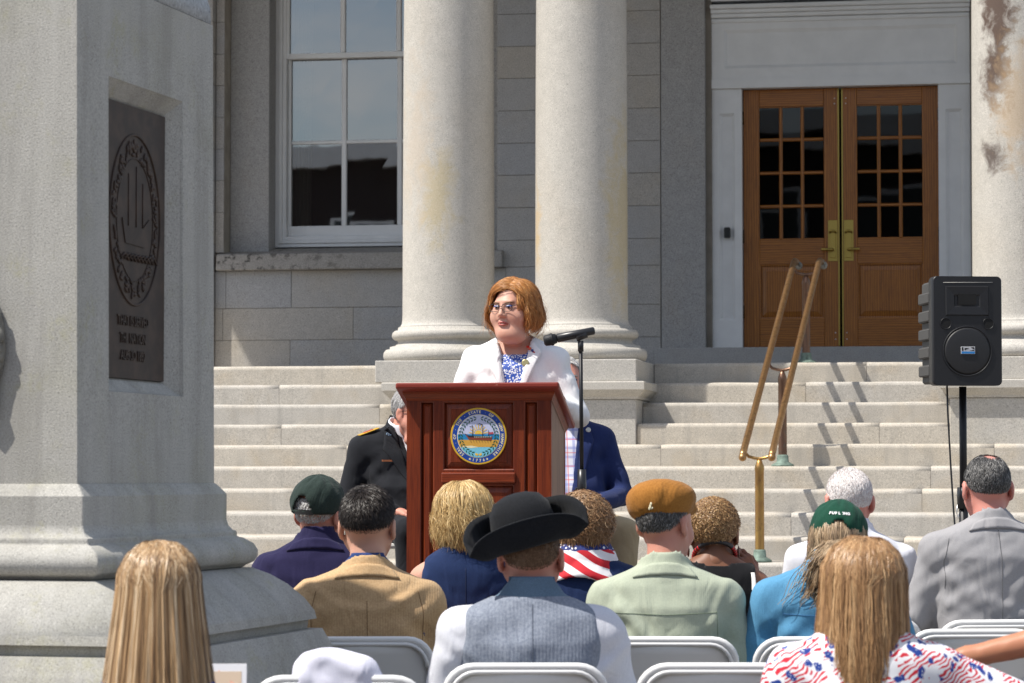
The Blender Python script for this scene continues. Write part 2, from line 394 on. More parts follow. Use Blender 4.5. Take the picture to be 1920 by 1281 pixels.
# ------------------------------------------------------------------ glass
def glass(name, ior):
    s = NB(name); s.n.remove(s.p)
    fr = s.n.new('ShaderNodeFresnel'); fr.inputs[0].default_value = ior
    g_ = s.n.new('ShaderNodeBsdfGlossy'); g_.inputs['Roughness'].default_value = .012
    b = s.n.new('ShaderNodeBump'); s.L(s.noise(2.2, 2), b.inputs['Height']); b.inputs['Strength'].default_value = .02; b.inputs['Distance'].default_value = .01; s.L(b.outputs[0], g_.inputs['Normal'])
    t = s.n.new('ShaderNodeBsdfTransparent'); t.inputs[0].default_value = (.78, .82, .82, 1)
    mx = s.n.new('ShaderNodeMixShader'); s.L(fr.outputs[0], mx.inputs[0]); s.L(t.outputs[0], mx.inputs[1]); s.L(g_.outputs[0], mx.inputs[2]); s.L(mx.outputs[0], s.out.inputs[0])
    return s.m
GLASS = glass('window_glass', 3.6); GLASS_D = glass('door_glass', 1.5)
# window
m = MB()
for o, v0 in ((0, 4.25), (.035, 4.235), (.07, 4.26)):        # stepped casing
    m.box(-1.139+o, -1.104+o, v0, 4.42, 3.50+o, 7.04); m.box(.694-o, .729-o, v0, 4.42, 3.50+o, 7.04); m.box(-1.104+o, .694-o, v0, 4.42, 3.50+o, 3.535+o); m.box(-1.104+o, .694-o, v0, 4.42, 7.0-o, 7.035-o)
win = m.build('window', WHITE, bld, bevel=.004)
def sash(z0, z1, v, rows, inset):
    m = MB(); u0, u1 = -1.032+inset, .622-inset
    m.box(u0, u0+.03, v, v+.05, z0, z1); m.box(u1-.03, u1, v, v+.05, z0, z1)
    m.box(u0+.03, u1-.03, v+.001, v+.05, z0, z0+(.105 if z0 < 4 else .05)); m.box(u0+.03, u1-.03, v+.001, v+.05, z1-.035, z1)
    fr = m.build('sash', WHITE, win, bevel=.003)
    w_ = (u1-u0-.06-2*.05)/3
    zb = z0+(.105 if z0 < 4 else .05); zt = z1-.035; h_ = (zt-zb-.02*(rows-1))/rows
    for c in range(2):
        m = MB(); a = u0+.03+w_*(c+1)+.05*c; m.box(a, a+.05, v+.006, v+.045, zb, zt, bev=.008); m.build('muntin', WHITE, win)
    for r_ in range(1, rows):
        m = MB(); a = zb+h_*r_+.02*(r_-1)-.006
        m.box(u0+.03, u1-.03, v+.010, v+.042, a, a+.034, bev=.006); m.build('muntin', WHITE, win)
    for c in range(3):
        for r_ in range(rows):
            a = u0+.03+(w_+.05)*c; b = zb+(h_+.02)*r_; e = rs.uniform(-.0012, .0012)
            m = MB(); m.ngon([(a-.004, v+.03+e, b-.004), (a+w_+.004, v+.03-e, b-.004), (a+w_+.004, v+.03-e*.5, b+h_+.004), (a-.004, v+.03, b+h_+.004)])
            m.build('pane', GLASS, win)
sash(3.605, 5.36, 4.33, 2, 0); sash(5.325, 6.98, 4.27, 2, -.004)
CURT = fabric('curtain_cloth', (.50, .47, .36), scale=300)
m = MB()
for (u0, u1) in ((-1.1, -.86), (.45, .69)):
    n = 28; rows = []
    for z in (3.5, 5, 7.0):
        rows.append([m.bm.verts.new((u0+(u1-u0)*(k/n)*(1.15 if z > 6 else 1), 4.55+.02*math.sin(k*1.4), z)) for k in range(n+1)])
    for a, b in zip(rows, rows[1:]):
        for k in range(n): f = m.bm.faces.new((a[k], a[k+1], b[k+1], b[k])); f.smooth = True
m.build('curtain', CURT, win)
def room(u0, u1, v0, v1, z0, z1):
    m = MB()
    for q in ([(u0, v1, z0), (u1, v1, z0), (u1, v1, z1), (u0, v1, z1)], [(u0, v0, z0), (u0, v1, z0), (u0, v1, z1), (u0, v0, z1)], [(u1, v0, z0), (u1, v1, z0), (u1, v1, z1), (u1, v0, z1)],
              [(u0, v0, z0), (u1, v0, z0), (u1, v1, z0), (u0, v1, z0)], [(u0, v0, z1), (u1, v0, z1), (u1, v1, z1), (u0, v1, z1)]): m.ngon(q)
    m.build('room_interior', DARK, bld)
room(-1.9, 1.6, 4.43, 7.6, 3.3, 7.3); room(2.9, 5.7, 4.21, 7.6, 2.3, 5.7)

# ------------------------------------------------------------------ door case and doors
def panel_frame(m, u0, u1, z0, z1, v, w, dep, bev=.02):
    """sunk panel with a bevelled edge inside (u0..u1, z0..z1), face at v"""
    a = [(u0, z0), (u1, z0), (u1, z1), (u0, z1)]; b = [(u0+bev, z0+bev), (u1-bev, z0+bev), (u1-bev, z1-bev), (u0+bev, z1-bev)]
    A = [m.bm.verts.new((x, v, z)) for x, z in a]; Bv = [m.bm.verts.new((x, v+dep, z)) for x, z in b]
    for k in range(4): m.bm.faces.new((A[k], A[(k+1) % 4], Bv[(k+1) % 4], Bv[k]))
    m.bm.faces.new(Bv)
m = MB()
for (a, b) in ((3.126, 3.402), (5.204, 5.494)):
    v = 3.90
    m.box(a, a+.065, v, 4.15, 2.464, 4.888); m.box(b-.065, b, v, 4.15, 2.464, 4.888); m.box(a+.065, b-.065, v+.0005, 4.15, 2.464, 2.74); m.box(a+.065, b-.065, v+.0005, 4.15, 4.66, 4.888)
    panel_frame(m, a+.065, b-.065, 2.74, 4.66, v, 0, .03, .028)
m.box(3.126, 5.494, 3.87, 4.15, 4.889, 4.975)
m.box(3.126, 3.24, 3.885, 4.15, 4.976, 5.60); m.box(5.38, 5.494, 3.885, 4.15, 4.976, 5.60); m.box(3.24, 5.38, 3.886, 4.15, 4.976, 5.075); m.box(3.24, 5.38, 3.886, 4.15, 5.435, 5.60)
panel_frame(m, 3.24, 5.38, 5.075, 5.435, 3.886, 0, .022, .03)
for k, (z, p) in enumerate(((5.50, .02), (5.545, .035), (5.585, .055), (5.625, .085))): m.box(3.126-.002*k, 5.494+.002*k, 3.885-p, 4.15, z, z+.039, bev=.006)
m.box(3.126, 5.494, 3.84, 4.15, 5.70, 5.86)
case = m.build('door_case', WHITE, bld)
m = MB(); m.box(3.235, 3.295, 3.868, 3.912, 3.50, 3.60, bev=.012, seg=2); m.build('card_reader', plain('black_plastic_reader', (.012, .012, .012), .4), case)
def oak(name, c1, c2, c3, rough=.42, dirn='Z', coat=.25):
    s = NB(name)
    v = s.mapping((9, 9, .9) if dirn == 'Z' else (.9, 9, 9))
    big = s.noise(1.2, 4, .55, 1.2, co=v)
    ring = s.wave(1.6, 5.5, 3, 1.2, co=v, dirn='X' if dirn == 'Z' else 'Z')
    c = s.mix(s.ramp(ring, [(.15, 0), (.8, 1)]), c1, c2)
    c = s.mix(s.math('MULTIPLY', s.ramp(s.noise(14, 3, .7, co=s.mapping((12, 12, .5) if dirn == 'Z' else (.5, 12, 12))), [(.5, 0), (.66, 1)]), .55), c, c3)
    c = s.mix(.35, c, s.mix(big, (.25, .25, .25), (.75, .75, .75)), 'OVERLAY')
    s.bump(s.noise(30, 3, .6, co=s.mapping((12, 12, .6) if dirn == 'Z' else (.6, 12, 12))), .12, .002)
    return s.set(c, rough, spec=.45, Coat_Weight=coat, Coat_Roughness=.25)
OAK_V = oak('oak_upright', (.38, .140, .016), (.25, .082, .008), (.10, .030, .004)); OAK_H = oak('oak_level', (.38, .140, .016), (.25, .082, .008), (.10, .030, .004), dirn='X')
BRASS = NB('brass_fittings'); BRASS.bump(BRASS.noise(40, 3), .1, .002); BRASS = BRASS.set((.46, .33, .09), .36, 1)
BRONZE_D = plain('dark_hinge_metal', (.09, .06, .035), .5, .8, var=.4)
STEEL = plain('screw_steel', (.7, .7, .7), .35, 1)
LW = .886
def door_leaf(u0, mirror):
    X = (lambda a: u0+LW-a) if mirror else (lambda a: u0+a)
    def bx(m, a, b, v0, v1, z0, z1, bev=.0): m.box(min(X(a), X(b)), max(X(a), X(b)), v0, v1, z0, z1, bev=bev)
    v = 3.985
    m = MB(); bx(m, 0, .148, v, v+.05, 2.49, 4.885, .004); bx(m, .744, LW, v, v+.05, 2.49, 4.885, .004); d = m.build('door', OAK_V, bld)
    for z0, z1 in ((2.49, 2.755), (3.255, 3.487), (4.725, 4.885)):
        m = MB(); bx(m, .149, .743, v+.001, v+.049, z0, z1, .003); m.build('rail', OAK_H, d)
    # raised lower panel
    m = MB(); z0, z1 = 2.755, 3.255
    r0 = [(X(.149), v+.022, z0), (X(.743), v+.022, z0), (X(.743), v+.022, z1), (X(.149), v+.022, z1)]
    def ring(ins, vv): return [m.bm.verts.new((X(a), vv, z)) for a, z in ((.149+ins, z0+ins), (.743-ins, z0+ins), (.743-ins, z1-ins), (.149+ins, z1-ins))]
    rr = [ring(0, v+.004), ring(.012, v+.006), ring(.014, v+.022), ring(.06, v+.010), ring(.063, v+.006)]
    for a, b in zip(rr, rr[1:]):
        for k in range(4): m.bm.faces.new((a[k], a[(k+1) % 4], b[(k+1) % 4], b[k]))
    m.bm.faces.new(rr[-1]); m.build('raised_panel', OAK_V, d)
    # muntins and panes
    zs = [3.487+(4.725-3.487)*k/4 for k in range(5)]; us = [.148+(.744-.148)*k/3 for k in range(4)]
    for k in (1, 2):
        m = MB(); bx(m, us[k]-.016, us[k]+.016, v+.004, v+.045, 3.487, 4.725, .009); m.build('muntin', OAK_V, d)
    for k in (1, 2, 3):
        m = MB(); bx(m, .149, .743, v+.006, v+.043, zs[k]-.015, zs[k]+.015, .008); m.build('muntin', OAK_H, d)
    for z in (zs[0]+.004, zs[4]-.004):
        m = MB(); bx(m, .149, .743, v+.012, v+.04, z-.006, z+.006); m.build('glazing_bead', OAK_H, d)
    for c in range(3):
        for r_ in range(4):
            m = MB(); e = rs.uniform(-.0018, .0018); f_ = rs.uniform(-.0012, .0012)
            m.ngon([(X(us[c]), v+.026+e, zs[r_]), (X(us[c+1]), v+.026-e, zs[r_]), (X(us[c+1]), v+.026-e+f_, zs[r_+1]), (X(us[c]), v+.026+e+f_, zs[r_+1])]); m.build('pane', GLASS_D, d)
    m = MB(); bx(m, LW-.012, LW-.0005, v-.006, v+.02, 2.50, 4.88); bx(m, .0, LW-.013, v-.004, v+.02, 2.478, 2.4895); m.build('edge_strip', BRASS, d)
    m = MB(); bx(m, .780, .868, v-.006, v-.0005, 3.28, 3.66, .002); h = m.build('handle_plate', BRASS, d)
    m = MB(); bx(m, .795, .853, v-.012, v-.0065, 3.31, 3.56, .004)
    p = [(X(.824), v-.008, 3.385), (X(.824), v-.055, 3.385), (X(.80), v-.062, 3.386), (X(.72), v-.060, 3.388)]; m.tube(p, .012, 10)
    p = [(X(.797), v-.012, 3.545), (X(.81), v-.045, 3.558), (X(.838), v-.045, 3.558), (X(.851), v-.012, 3.545)]; m.tube(p, .010, 8)
    m.lathe([(.013, -.006), (.013, .006)], 0, 0, 16)
    lv = m.bm.verts[-32:]
    for q in lv: q.co = Vector((X(.824)+q.co.x, v-.014+q.co.z, 3.46+q.co.y))
    m.build('lever_handle', BRASS, d)
    for zz in (2.82, 3.52, 4.62):
        m = MB(); m.lathe([(.011, zz-.06), (.011, zz+.06)], X(-.004), v-.006, 12); m.build('hinge', BRONZE_D, d)
    m = MB()
    for zz in (2.56, 2.62, 4.74, 4.79): m.sphere((X(.845), v-.001, zz), (.006, .003, .006), 8, 6)
    m.build('screw', STEEL, d)
door_leaf(3.408, False); door_leaf(3.408+LW+.022, True)

# building across the square, seen as a reflection in the panes
brick = NB('red_brick'); _v = brick.n.new('ShaderNodeTexBrick'); brick.L(brick.mapping((1, 1, 1), rot=(R(90), 0, 0)), _v.inputs[0]); _v.inputs['Scale'].default_value = 4
_v.inputs[1].default_value = (.035, .02, .018, 1); _v.inputs[2].default_value = (.028, .016, .015, 1); _v.inputs[3].default_value = (.06, .055, .05, 1); brick = brick.set(_v.outputs[0], .9)
opp = empty('brick_building', (-18, -38, 0), 0, 'long red brick building facing the steps from across the square', 'building')
m = MB(); m.box(-45, 45, -10, 0, 0, 11.9); m.build('wall', brick, opp)
m = MB(); m.box(-45.4, 45.4, -10.4, .5, 11.9, 12.6); m.build('cornice', WHITE, opp)
for a in np.arange(-43, 43, 3.4):
    for z in (1.2, 4.6, 8.0):
        m = MB(); m.box(a-.1, a+1.5, -.02, .06, z-.12, z+2.1); wf = m.build('window', WHITE, opp)
        m = MB(); m.box(a+.05, a+1.35, .061, .07, z, z+1.98); m.build('pane', plain('dark_pane', (.02, .025, .03), .1) if 'dark_pane' not in bpy.data.materials else bpy.data.materials['dark_pane'], wf)

# ================================================================== MONUMENT
NX, NY = -1.17, 7.90; A_M = math.atan(3.93); S_M = 1.069           # near corner of the shaft and its shaded side
def mon_extra(s, base):
    st = s.noise(1.0, 5, .65, .3, co=s.mapping((7, 7, .55)))
    base = s.mix(s.math('MULTIPLY', s.ramp(st, [(.50, 0), (.68, 1)]), .55), base, (.255, .245, .225))
    base = s.mix(s.math('MULTIPLY', s.ramp(st, [(.30, 1), (.46, 0)]), .45), base, (.50, .49, .455))
    li = s.math('MULTIPLY', s.ramp(s.noise(5, 5, .7), [(.54, 0), (.66, 1)]), s.ramp(s.noise(38, 3, .7), [(.42, 0), (.6, 1)]))
    return s.mix(s.math('MULTIPLY', li, .4), base, (.36, .345, .21))
G_MON = granite('granite_monument', (.40, .39, .36), (.40, .39, .36), 190, (.31, .30, .22), .5, bump=.35, stain_scale=2.2, contrast=.6, extra=mon_extra)
BRONZE = NB('bronze_plaque'); _c = BRONZE.mix(BRONZE.ramp(BRONZE.noise(18, 4), [(.4, 0), (.65, 1)]), (.036, .022, .016), (.062, .038, .026))
BRONZE.bump(BRONZE.noise(70, 3), .15, .002); BRONZE = BRONZE.set(_c, .62, .25)
BRONZE_G = NB('weathered_bronze'); _c = BRONZE_G.mix(BRONZE_G.ramp(BRONZE_G.noise(25, 4), [(.4, 0), (.62, 1)]), (.17, .165, .145), (.26, .25, .22))
BRONZE_G.bump(BRONZE_G.noise(90, 3), .3, .003); BRONZE_G = BRONZE_G.set(_c, .75, .05)
# local frame: x along the shaded side (away), y to the left along the sunlit side; origin at the near corner
mon = empty('monument', (NX, NY, 0), math.atan2(.969, .2466), 'tall granite monument pedestal with bronze plaque beside the seated crowd', 'monument')
# in this frame the outward normals are -y (shaded side) and -x (sunlit side); solid spans x 0..S, y 0..S
def off_rings(m, prof, smooth=()):
    rings = []
    for o, z in prof: rings.append([m.bm.verts.new(p) for p in ((-o, -o, z), (S_M+o, -o, z), (S_M+o, S_M+o, z), (-o, S_M+o, z))])
    for i, (a, b) in enumerate(zip(rings, rings[1:])):
        for q in range(4):
            f = m.bm.faces.new((a[q], a[(q+1) % 4], b[(q+1) % 4], b[q])); f.smooth = i in smooth
    m.bm.faces.new(list(reversed(rings[0]))); m.bm.faces.new(rings[-1])
m = MB(); off_rings(m, [(.345, 0), (.345, .30), (.335, .50), (.326, .66), (.285, .78), (.262, .830)]); m.build('base_course', G_MON, mon)
m = MB(); off_rings(m, [(.225, .8305), (.228, .858), (.248, .860), (.243, .885), (.218, .925), (.178, .968), (.135, 1.0), (.09, 1.022)], range(3, 8)); m.build('weathered_course', G_MON, mon)
m = MB(); off_rings(m, [(.070, 1.0225), (.078, 1.030), (.098, 1.041), (.106, 1.058), (.106, 1.075), (.096, 1.095), (.072, 1.112), (.056, 1.116), (.055, 1.133), (.046, 1.137), (.036, 1.150), (.031, 1.168), (.031, 1.246), (.014, 1.268), (.004, 1.279)], (0, 1, 2, 3, 4, 5, 8, 9, 10)); m.build('base_moulding', G_MON, mon, bevel=.004)
# shaft, with the sunk plaque panel cut in the shaded side
sx0, sx1, sz0, sz1, dep = .2254, .8075, 1.535, 2.413, .040
px0, px1, pz0, pz1 = .285, .75, 1.577, 2.362
TOP = 2.68
m = MB(); bm = m.bm
def q4(pts): bm.faces.new([bm.verts.new(p) for p in pts])
tp = .011
def fy(z): return tp*(z-1.28)/(TOP-1.28)
def P0(x, z): return (x, fy(z), z)
xs = [0, sx0, sx1, S_M]; zs_ = [1.279, sz0, sz1, TOP]
for i in range(3):
    for j in range(3):
        if i == 1 and j == 1: continue
        q4([P0(xs[i], zs_[j]), P0(xs[i+1], zs_[j]), P0(xs[i+1], zs_[j+1]), P0(xs[i], zs_[j+1])])
oc = [(sx0, sz0), (sx1, sz0), (sx1, sz1), (sx0, sz1)]; ic = [(px0, pz0), (px1, pz0), (px1, pz1), (px0, pz1)]
mid = [((a[0]*.9+b[0]*.1), (a[1]*.9+b[1]*.1)) for a, b in zip(oc, ic)]
for k in range(4):
    a, b, c, d = oc[k], oc[(k+1) % 4], mid[k], mid[(k+1) % 4]
    q4([P0(*a), P0(*b), (d[0], dep*.35, d[1]), (c[0], dep*.35, c[1])])
    e, f = ic[k], ic[(k+1) % 4]
    q4([(c[0], dep*.35, c[1]), (d[0], dep*.35, d[1]), (f[0], dep+.012, f[1]), (e[0], dep+.012, e[1])])
q4([(S_M, 0, 1.279), (S_M, S_M, 1.279), (S_M-tp, S_M, TOP), P0(S_M, TOP)]); q4([(0, S_M, 1.279), (0, 0, 1.279), P0(0, TOP), (0, S_M, TOP)])
q4([(S_M, S_M, 1.279), (0, S_M, 1.279), (0, S_M, TOP), (S_M-tp, S_M, TOP)]); q4([P0(0, TOP), P0(S_M, TOP), (S_M-tp, S_M, TOP), (0, S_M, TOP)])
bmesh.ops.remove_doubles(bm, verts=bm.verts[:], dist=1e-5)
m.build('shaft', G_MON, mon)
G_CAP = granite('granite_cap_pale', (.40, .42, .44), (.40, .42, .44), 70, (.33, .33, .3), .2)
m = MB(); off_rings(m, [(-.012, TOP+.002), (-.014, TOP+.05), (-.03, TOP+.11), (-.07, TOP+.17), (-.13, TOP+.22), (-.2, TOP+.24)], range(6)); m.build('cap_moulding', G_CAP, mon)
# plaque
m = MB(); m.box(px0+.001, px1-.001, dep+.002, dep+.03, pz0+.001, pz1-.001); plq = m.build('plaque', BRONZE, mon)
cx, cz, rx, rz = .512, 2.035, .195, .245
m = MB()
for (sc, r_) in ((1.0, .0038), (.72, .0015)):
    pts = [(cx+rx*sc*math.cos(t), dep+.001, cz+rz*sc*math.sin(t)) for t in np.linspace(0, 2*math.pi, 49)]
    m.tube(pts, r_, 6, cap=False)
m.build('seal_rim', BRONZE, plq)
m = MB(); rr_ = random.Random(5)
for k in range(150):                                       # wreath leaves and the ship of the seal in low relief
    t = rr_.uniform(0, 2*math.pi); s_ = rr_.uniform(.74, .90)
    c = (cx+rx*s_*math.cos(t), dep+.0005, cz+rz*s_*math.sin(t)); g = m.sphere((0, 0, 0), (.014, .0035, .006), 8, 5)
    m.move(g, Matrix.Translation(c) @ Matrix.Rotation(rr_.uniform(0, 3.1), 4, 'Y'))
m.prism([(cx-.10, cz+.0), (cx-.075, cz-.07), (cx+.07, cz-.075), (cx+.11, cz+.01), (cx+.06, cz-.02), (cx-.05, cz-.025)], dep-.001, dep+.006)
for a, h in ((-.05, .13), (.01, .155), (.06, .11)): m.tube([(cx+a, dep+.001, cz-.02), (cx+a, dep+.001, cz+h)], .0016, 6)
for k in range(9):
    a = -.11+.22*k/8; m.tube([(cx+a, dep, cz-.115), (cx+a+.03, dep-.002, cz-.10), (cx+a+.06, dep, cz-.118)], .004, 5)
m.build('seal_relief', BRONZE, plq)
for row, (txt, z_, sz) in enumerate((('THAT IS SERVED', 1.742, .041), ('THE NATION', 1.692, .041), ('AUG 3D 1892', 1.643, .040))):
    me = text_mesh(txt, sz, BRONZE, 'lettering', extrude=.002, bold=.0006)
    o = link(bpy.data.objects.new('lettering', me), plq); o.location = (.50, dep+.0005, z_); o.rotation_euler = (R(90), 0, 0); o.scale = (.80, 1, 1)
# bronze wreath on the sunlit side, only its edge in view
m = MB(); cy_, cz_ = .462, 1.655
for k in range(90):
    t = 2*math.pi*k/90; g = m.sphere((0, 0, 0), (.012, .036, .017), 8, 6)
    rr2 = .225+rr_.uniform(-.022, .022)
    m.move(g, Matrix.Translation((-.018+rr_.uniform(-.012, .004), cy_+rr2*math.cos(t), cz_+rr2*math.sin(t))) @ Matrix.Rotation(t+1.57+rr_.uniform(-.5, .5), 4, 'X'))
m.tube([(-.012, cy_+.235*math.cos(t), cz_+.235*math.sin(t)) for t in np.linspace(0, 2*math.pi, 40)], .022, 8, cap=False)
m.tube([(-.02, cy_-.19, cz_-.09), (-.022, cy_-.215, cz_-.15), (-.02, cy_-.205, cz_-.20)], [.022, .02, .014], 8)
m.build('wreath', BRONZE_G, mon)

# ================================================================== BRASS HANDRAIL
def brass_mat(name, a, b, c):
    s = NB(name); n = s.noise(6, 5, .65, .5, co=s.mapping((3, 3, 1)))
    col = s.mix(s.ramp(n, [(.35, 0), (.6, 1)]), a, b); col = s.mix(s.math('MULTIPLY', s.ramp(s.noise(22, 4, .7), [(.55, 0), (.7, 1)]), .7), col, c)
    s.bump(s.noise(60, 3), .12, .002)
    return s.set(col, s.ramp(n, [(.3, .28), (.7, .5)]), .9)
BR_RAIL = brass_mat('aged_brass_rail', (.50, .30, .13), (.36, .20, .09), (.17, .10, .05))
BR_POST = brass_mat('aged_brass_post', (.52, .33, .11), (.38, .21, .08), (.2, .13, .07))
BR_DULL = brass_mat('dull_copper_post', (.23, .135, .09), (.17, .10, .07), (.12, .13, .11))
VERD = plain('verdigris_flange', (.22, .30, .25), .75, .3, var=.55, vscale=25)
rail = empty('brass_handrail', B(4.18, -3.0, .713), YAW-R(1.6), 'twin brass handrail on three posts climbing the stone steps', 'handrail')
def rl(v, du=0, z=0): return (du, v+3.0, z-.713)
posts = ((-3.0, .713, BR_POST), (-1.56, 1.371, BR_DULL), (.16, 2.190, BR_DULL))
for v, zb, mt in posts:
    m = MB(); m.lathe([(.034, .015), (.032, .05), (.031, .62), (.034, .64), (.030, .66), (.022, .68), (.014, .70)], 0, v+3.0, 20); 
    for q in m.bm.verts: q.co.z += zb-.713
    p = m.build('post', mt, rail)
    m = MB(); m.lathe([(.085, 0), (.083, .012), (.062, .024), (.045, .034), (.042, .075), (.036, .085)], 0, v+3.0, 24)
    for q in m.bm.verts: q.co.z += zb-.713+.001
    m.build('flange', VERD if v > -2 else BR_POST if False else VERD, p)
    m = MB(); y = v+3.0; z = zb-.713+.70
    pts = [(-.098, y, z+.075), (-.094, y, z+.045), (-.075, y, z+.022), (-.03, y, z+.010), (0, y, z+.006), (.03, y, z+.010), (.075, y, z+.022), (.094, y, z+.045), (.098, y, z+.075)]
    m.tube(pts, .011, 8); m.build('yoke', BR_POST if v < -2 else BR_DULL, p)
for du in (-.1, .1):
    zb = posts[0][1]+.79-.713
    sl = (posts[2][1]-posts[0][1])/(posts[2][0]-posts[0][0])
    pts = [(du, -.13, zb-.13*sl-.012), (du, -.10, zb-.10*sl)]+[(du, t, zb+t*sl) for t in np.linspace(0, 3.2, 9)]+[(du, 3.30, zb+3.24*sl), (du, 3.36, zb+3.22*sl)]
    m = MB(); m.tube(pts, .0245, 14); r_ = m.build('rail', BR_RAIL, rail)
    m = MB(); m.sphere((du, -.13, zb-.13*sl-.014), .0275, 14, 10); m.build('end_cap', BR_RAIL, r_)
    m = MB(); m.tube([(du+.022*math.cos(t)*(1-.07*t)+.02, 3.37+.005*t, zb+3.2*sl-.01+.030*math.sin(t)*(1-.07*t)) for t in np.linspace(1.5, 7.5, 22)], .016, 8); m.build('scroll', BRONZE_G, r_)

# ================================================================== LECTERN
def mahog(name, dirn, lt=1.0):
    s = NB(name); sc = (14, 14, .8) if dirn == 'Z' else (.8, 14, 14); fine = (26, 26, .6) if dirn == 'Z' else (.6, 26, 26)
    n = s.noise(2.2, 5, .6, .8, co=s.mapping(sc)); f = s.noise(10, 3, .65, co=s.mapping(fine))
    c = s.mix(s.ramp(n, [(.32, 0), (.68, 1)]), tuple(q*lt for q in (.215, .038, .010)), tuple(q*lt for q in (.125, .019, .006)))
    c = s.mix(s.math('MULTIPLY', s.ramp(f, [(.5, 0), (.64, 1)]), .6), c, (.035, .006, .003))
    s.bump(f, .08, .0015)
    return s.set(c, .40, spec=.3, Coat_Weight=.10, Coat_Roughness=.25)
MAH_V = mahog('mahogany_upright', 'Z'); MAH_H = mahog('mahogany_level', 'X', 1.15)
MAH_S = oak('lectern_side_veneer', (.24, .115, .065), (.17, .075, .04), (.10, .04, .022), .5, 'Z', .05)
EDGE = NB('red_lacquered_edge'); _n = EDGE.noise(28, 4, .7, co=EDGE.mapping((1, 6, 6)))
EDGE = EDGE.set(EDGE.mix(EDGE.ramp(_n, [(.66, 0), (.70, 1)]), (.24, .035, .022), (.62, .42, .30)), .35, spec=.5)
lec = empty('lectern', (-.1405, 12.42, .548), -R(8.5), 'reddish wooden lectern with round state seal on its front', 'lectern')
Wd, Dp, Hf = .310, .44, 1.10                     # half width, depth, height of the body front
def rect_relief(m, x0, x1, z0, z1, y, steps_):
    """nested rectangles: steps of (inset, y)"""
    prev = [m.bm.verts.new(p) for p in ((x0, y, z0), (x1, y, z0), (x1, y, z1), (x0, y, z1))]
    for ins, yy in steps_:
        cur = [m.bm.verts.new(p) for p in ((x0+ins, yy, z0+ins), (x1-ins, yy, z0+ins), (x1-ins, yy, z1-ins), (x0+ins, yy, z1-ins))]
        for k in range(4): m.bm.faces.new((prev[k], prev[(k+1) % 4], cur[(k+1) % 4], cur[k]))
        prev = cur
    m.bm.faces.new(prev)
pans = [(-.252, -.193, .12, 1.068, .012), (.194, .253, .12, 1.068, .012), (-.153, .151, .778, 1.068, .026), (-.153, .151, .12, .715, .026)]
m = MB()
xs = sorted({-Wd, Wd, *[p[0] for p in pans], *[p[1] for p in pans]}); zs_ = [0.1, .12, .715, .778, 1.068, Hf]
for a, b in zip(xs, xs[1:]):
    for c, d in zip(zs_, zs_[1:]):
        mx_, mz_ = (a+b)/2, (c+d)/2
        if any(p[0] < mx_ < p[1] and p[2] < mz_ < p[3] for p in pans): continue
        m.ngon([(a, 0, c), (b, 0, c), (b, 0, d), (a, 0, d)])
bmesh.ops.remove_doubles(m.bm, verts=m.bm.verts[:], dist=1e-5)
m.ngon([(-Wd, 0, .1), (-Wd, .03, .1), (-Wd, .03, Hf), (-Wd, 0, Hf)]); m.ngon([(Wd, 0, .1), (Wd, .03, .1), (Wd, .03, Hf), (Wd, 0, Hf)])
body = m.build('front_frame', MAH_V, lec)
for p in pans:
    m = MB(); w_ = p[4]; rect_relief(m, p[0], p[1], p[2], p[3], 0, [(.004, .003), (.006, .016), (.006+w_, .006), (.008+w_, .004)]); m.build('front_panel', MAH_V, lec)
m = MB(); m.box(-.160, .158, -.014, .002, .722, .768, bev=.006, seg=2); m.build('mid_rail', MAH_H, lec)
for sx in (-1, 1):
    m = MB(); x0, x1 = (Wd-.02, Wd) if sx > 0 else (-Wd, -Wd+.02)
    m.prism([(0, 0)], 0, 0) if False else None
    pts = [(.031, .02), (Dp-.03, .02), (Dp-.03, .985), (.031, Hf)]
    a = [m.bm.verts.new((x0, y, z)) for y, z in pts]; b = [m.bm.verts.new((x1, y, z)) for y, z in pts]
    m.bm.faces.new(a); m.bm.faces.new(b)
    for k in range(4): m.bm.faces.new((a[k], a[(k+1) % 4], b[(k+1) % 4], b[k]))
    m.build('side_panel', MAH_S, lec)
    m = MB(); m.box(min(x0, x1)-.002, max(x0, x1)+.002, Dp-.029, Dp, .02, .98, bev=.004); m.build('rear_post', MAH_V, lec)
m = MB(); m.box(-Wd-.02, Wd+.02, -.02, Dp, 0, .0995, bev=.006); m.build('base_plinth', MAH_H, lec)
m = MB(); m.box(-Wd+.021, Wd-.021, .05, Dp-.03, .55, .57); m.build('shelf', MAH_H, lec)
SL = math.tan(R(17))                                    # reading board falls towards the speaker
m = MB(); x = .350; yb = Dp+.04
def brd(x, y0, y1, off, th):
    return [(-x, y0, Hf+off-(y0+.055)*SL), (x, y0, Hf+off-(y0+.055)*SL), (x, y1, Hf+off-(y1+.055)*SL), (-x, y1, Hf+off-(y1+.055)*SL)], th
pts, th = brd(x, -.055, yb, .022, .027)
lo = [m.bm.verts.new(p) for p in pts]; hi = [m.bm.verts.new((p[0], p[1], p[2]+th)) for p in pts]
m.bm.faces.new(lo); m.bm.faces.new(hi)
for k in range(4): m.bm.faces.new((lo[k], lo[(k+1) % 4], hi[(k+1) % 4], hi[k]))
m.build('reading_board', EDGE, lec, bevel=.008)
m = MB()                                                # cove moulding under the board
rings = []
for o, dz in ((.016, .0215), (.014, .012), (.009, .004), (.004, -.004), (.002, -.012)):
    rings.append([m.bm.verts.new((sx*(Wd+o), yy, Hf+dz-(yy+.055)*SL)) for sx, yy in ((-1, -o), (1, -o), (1, Dp), (-1, Dp))])
for a, b in zip(rings, rings[1:]):
    for k in range(4): f = m.bm.faces.new((a[k], a[(k+1) % 4], b[(k+1) % 4], b[k]))
m.build('cove_moulding', MAH_H, lec)
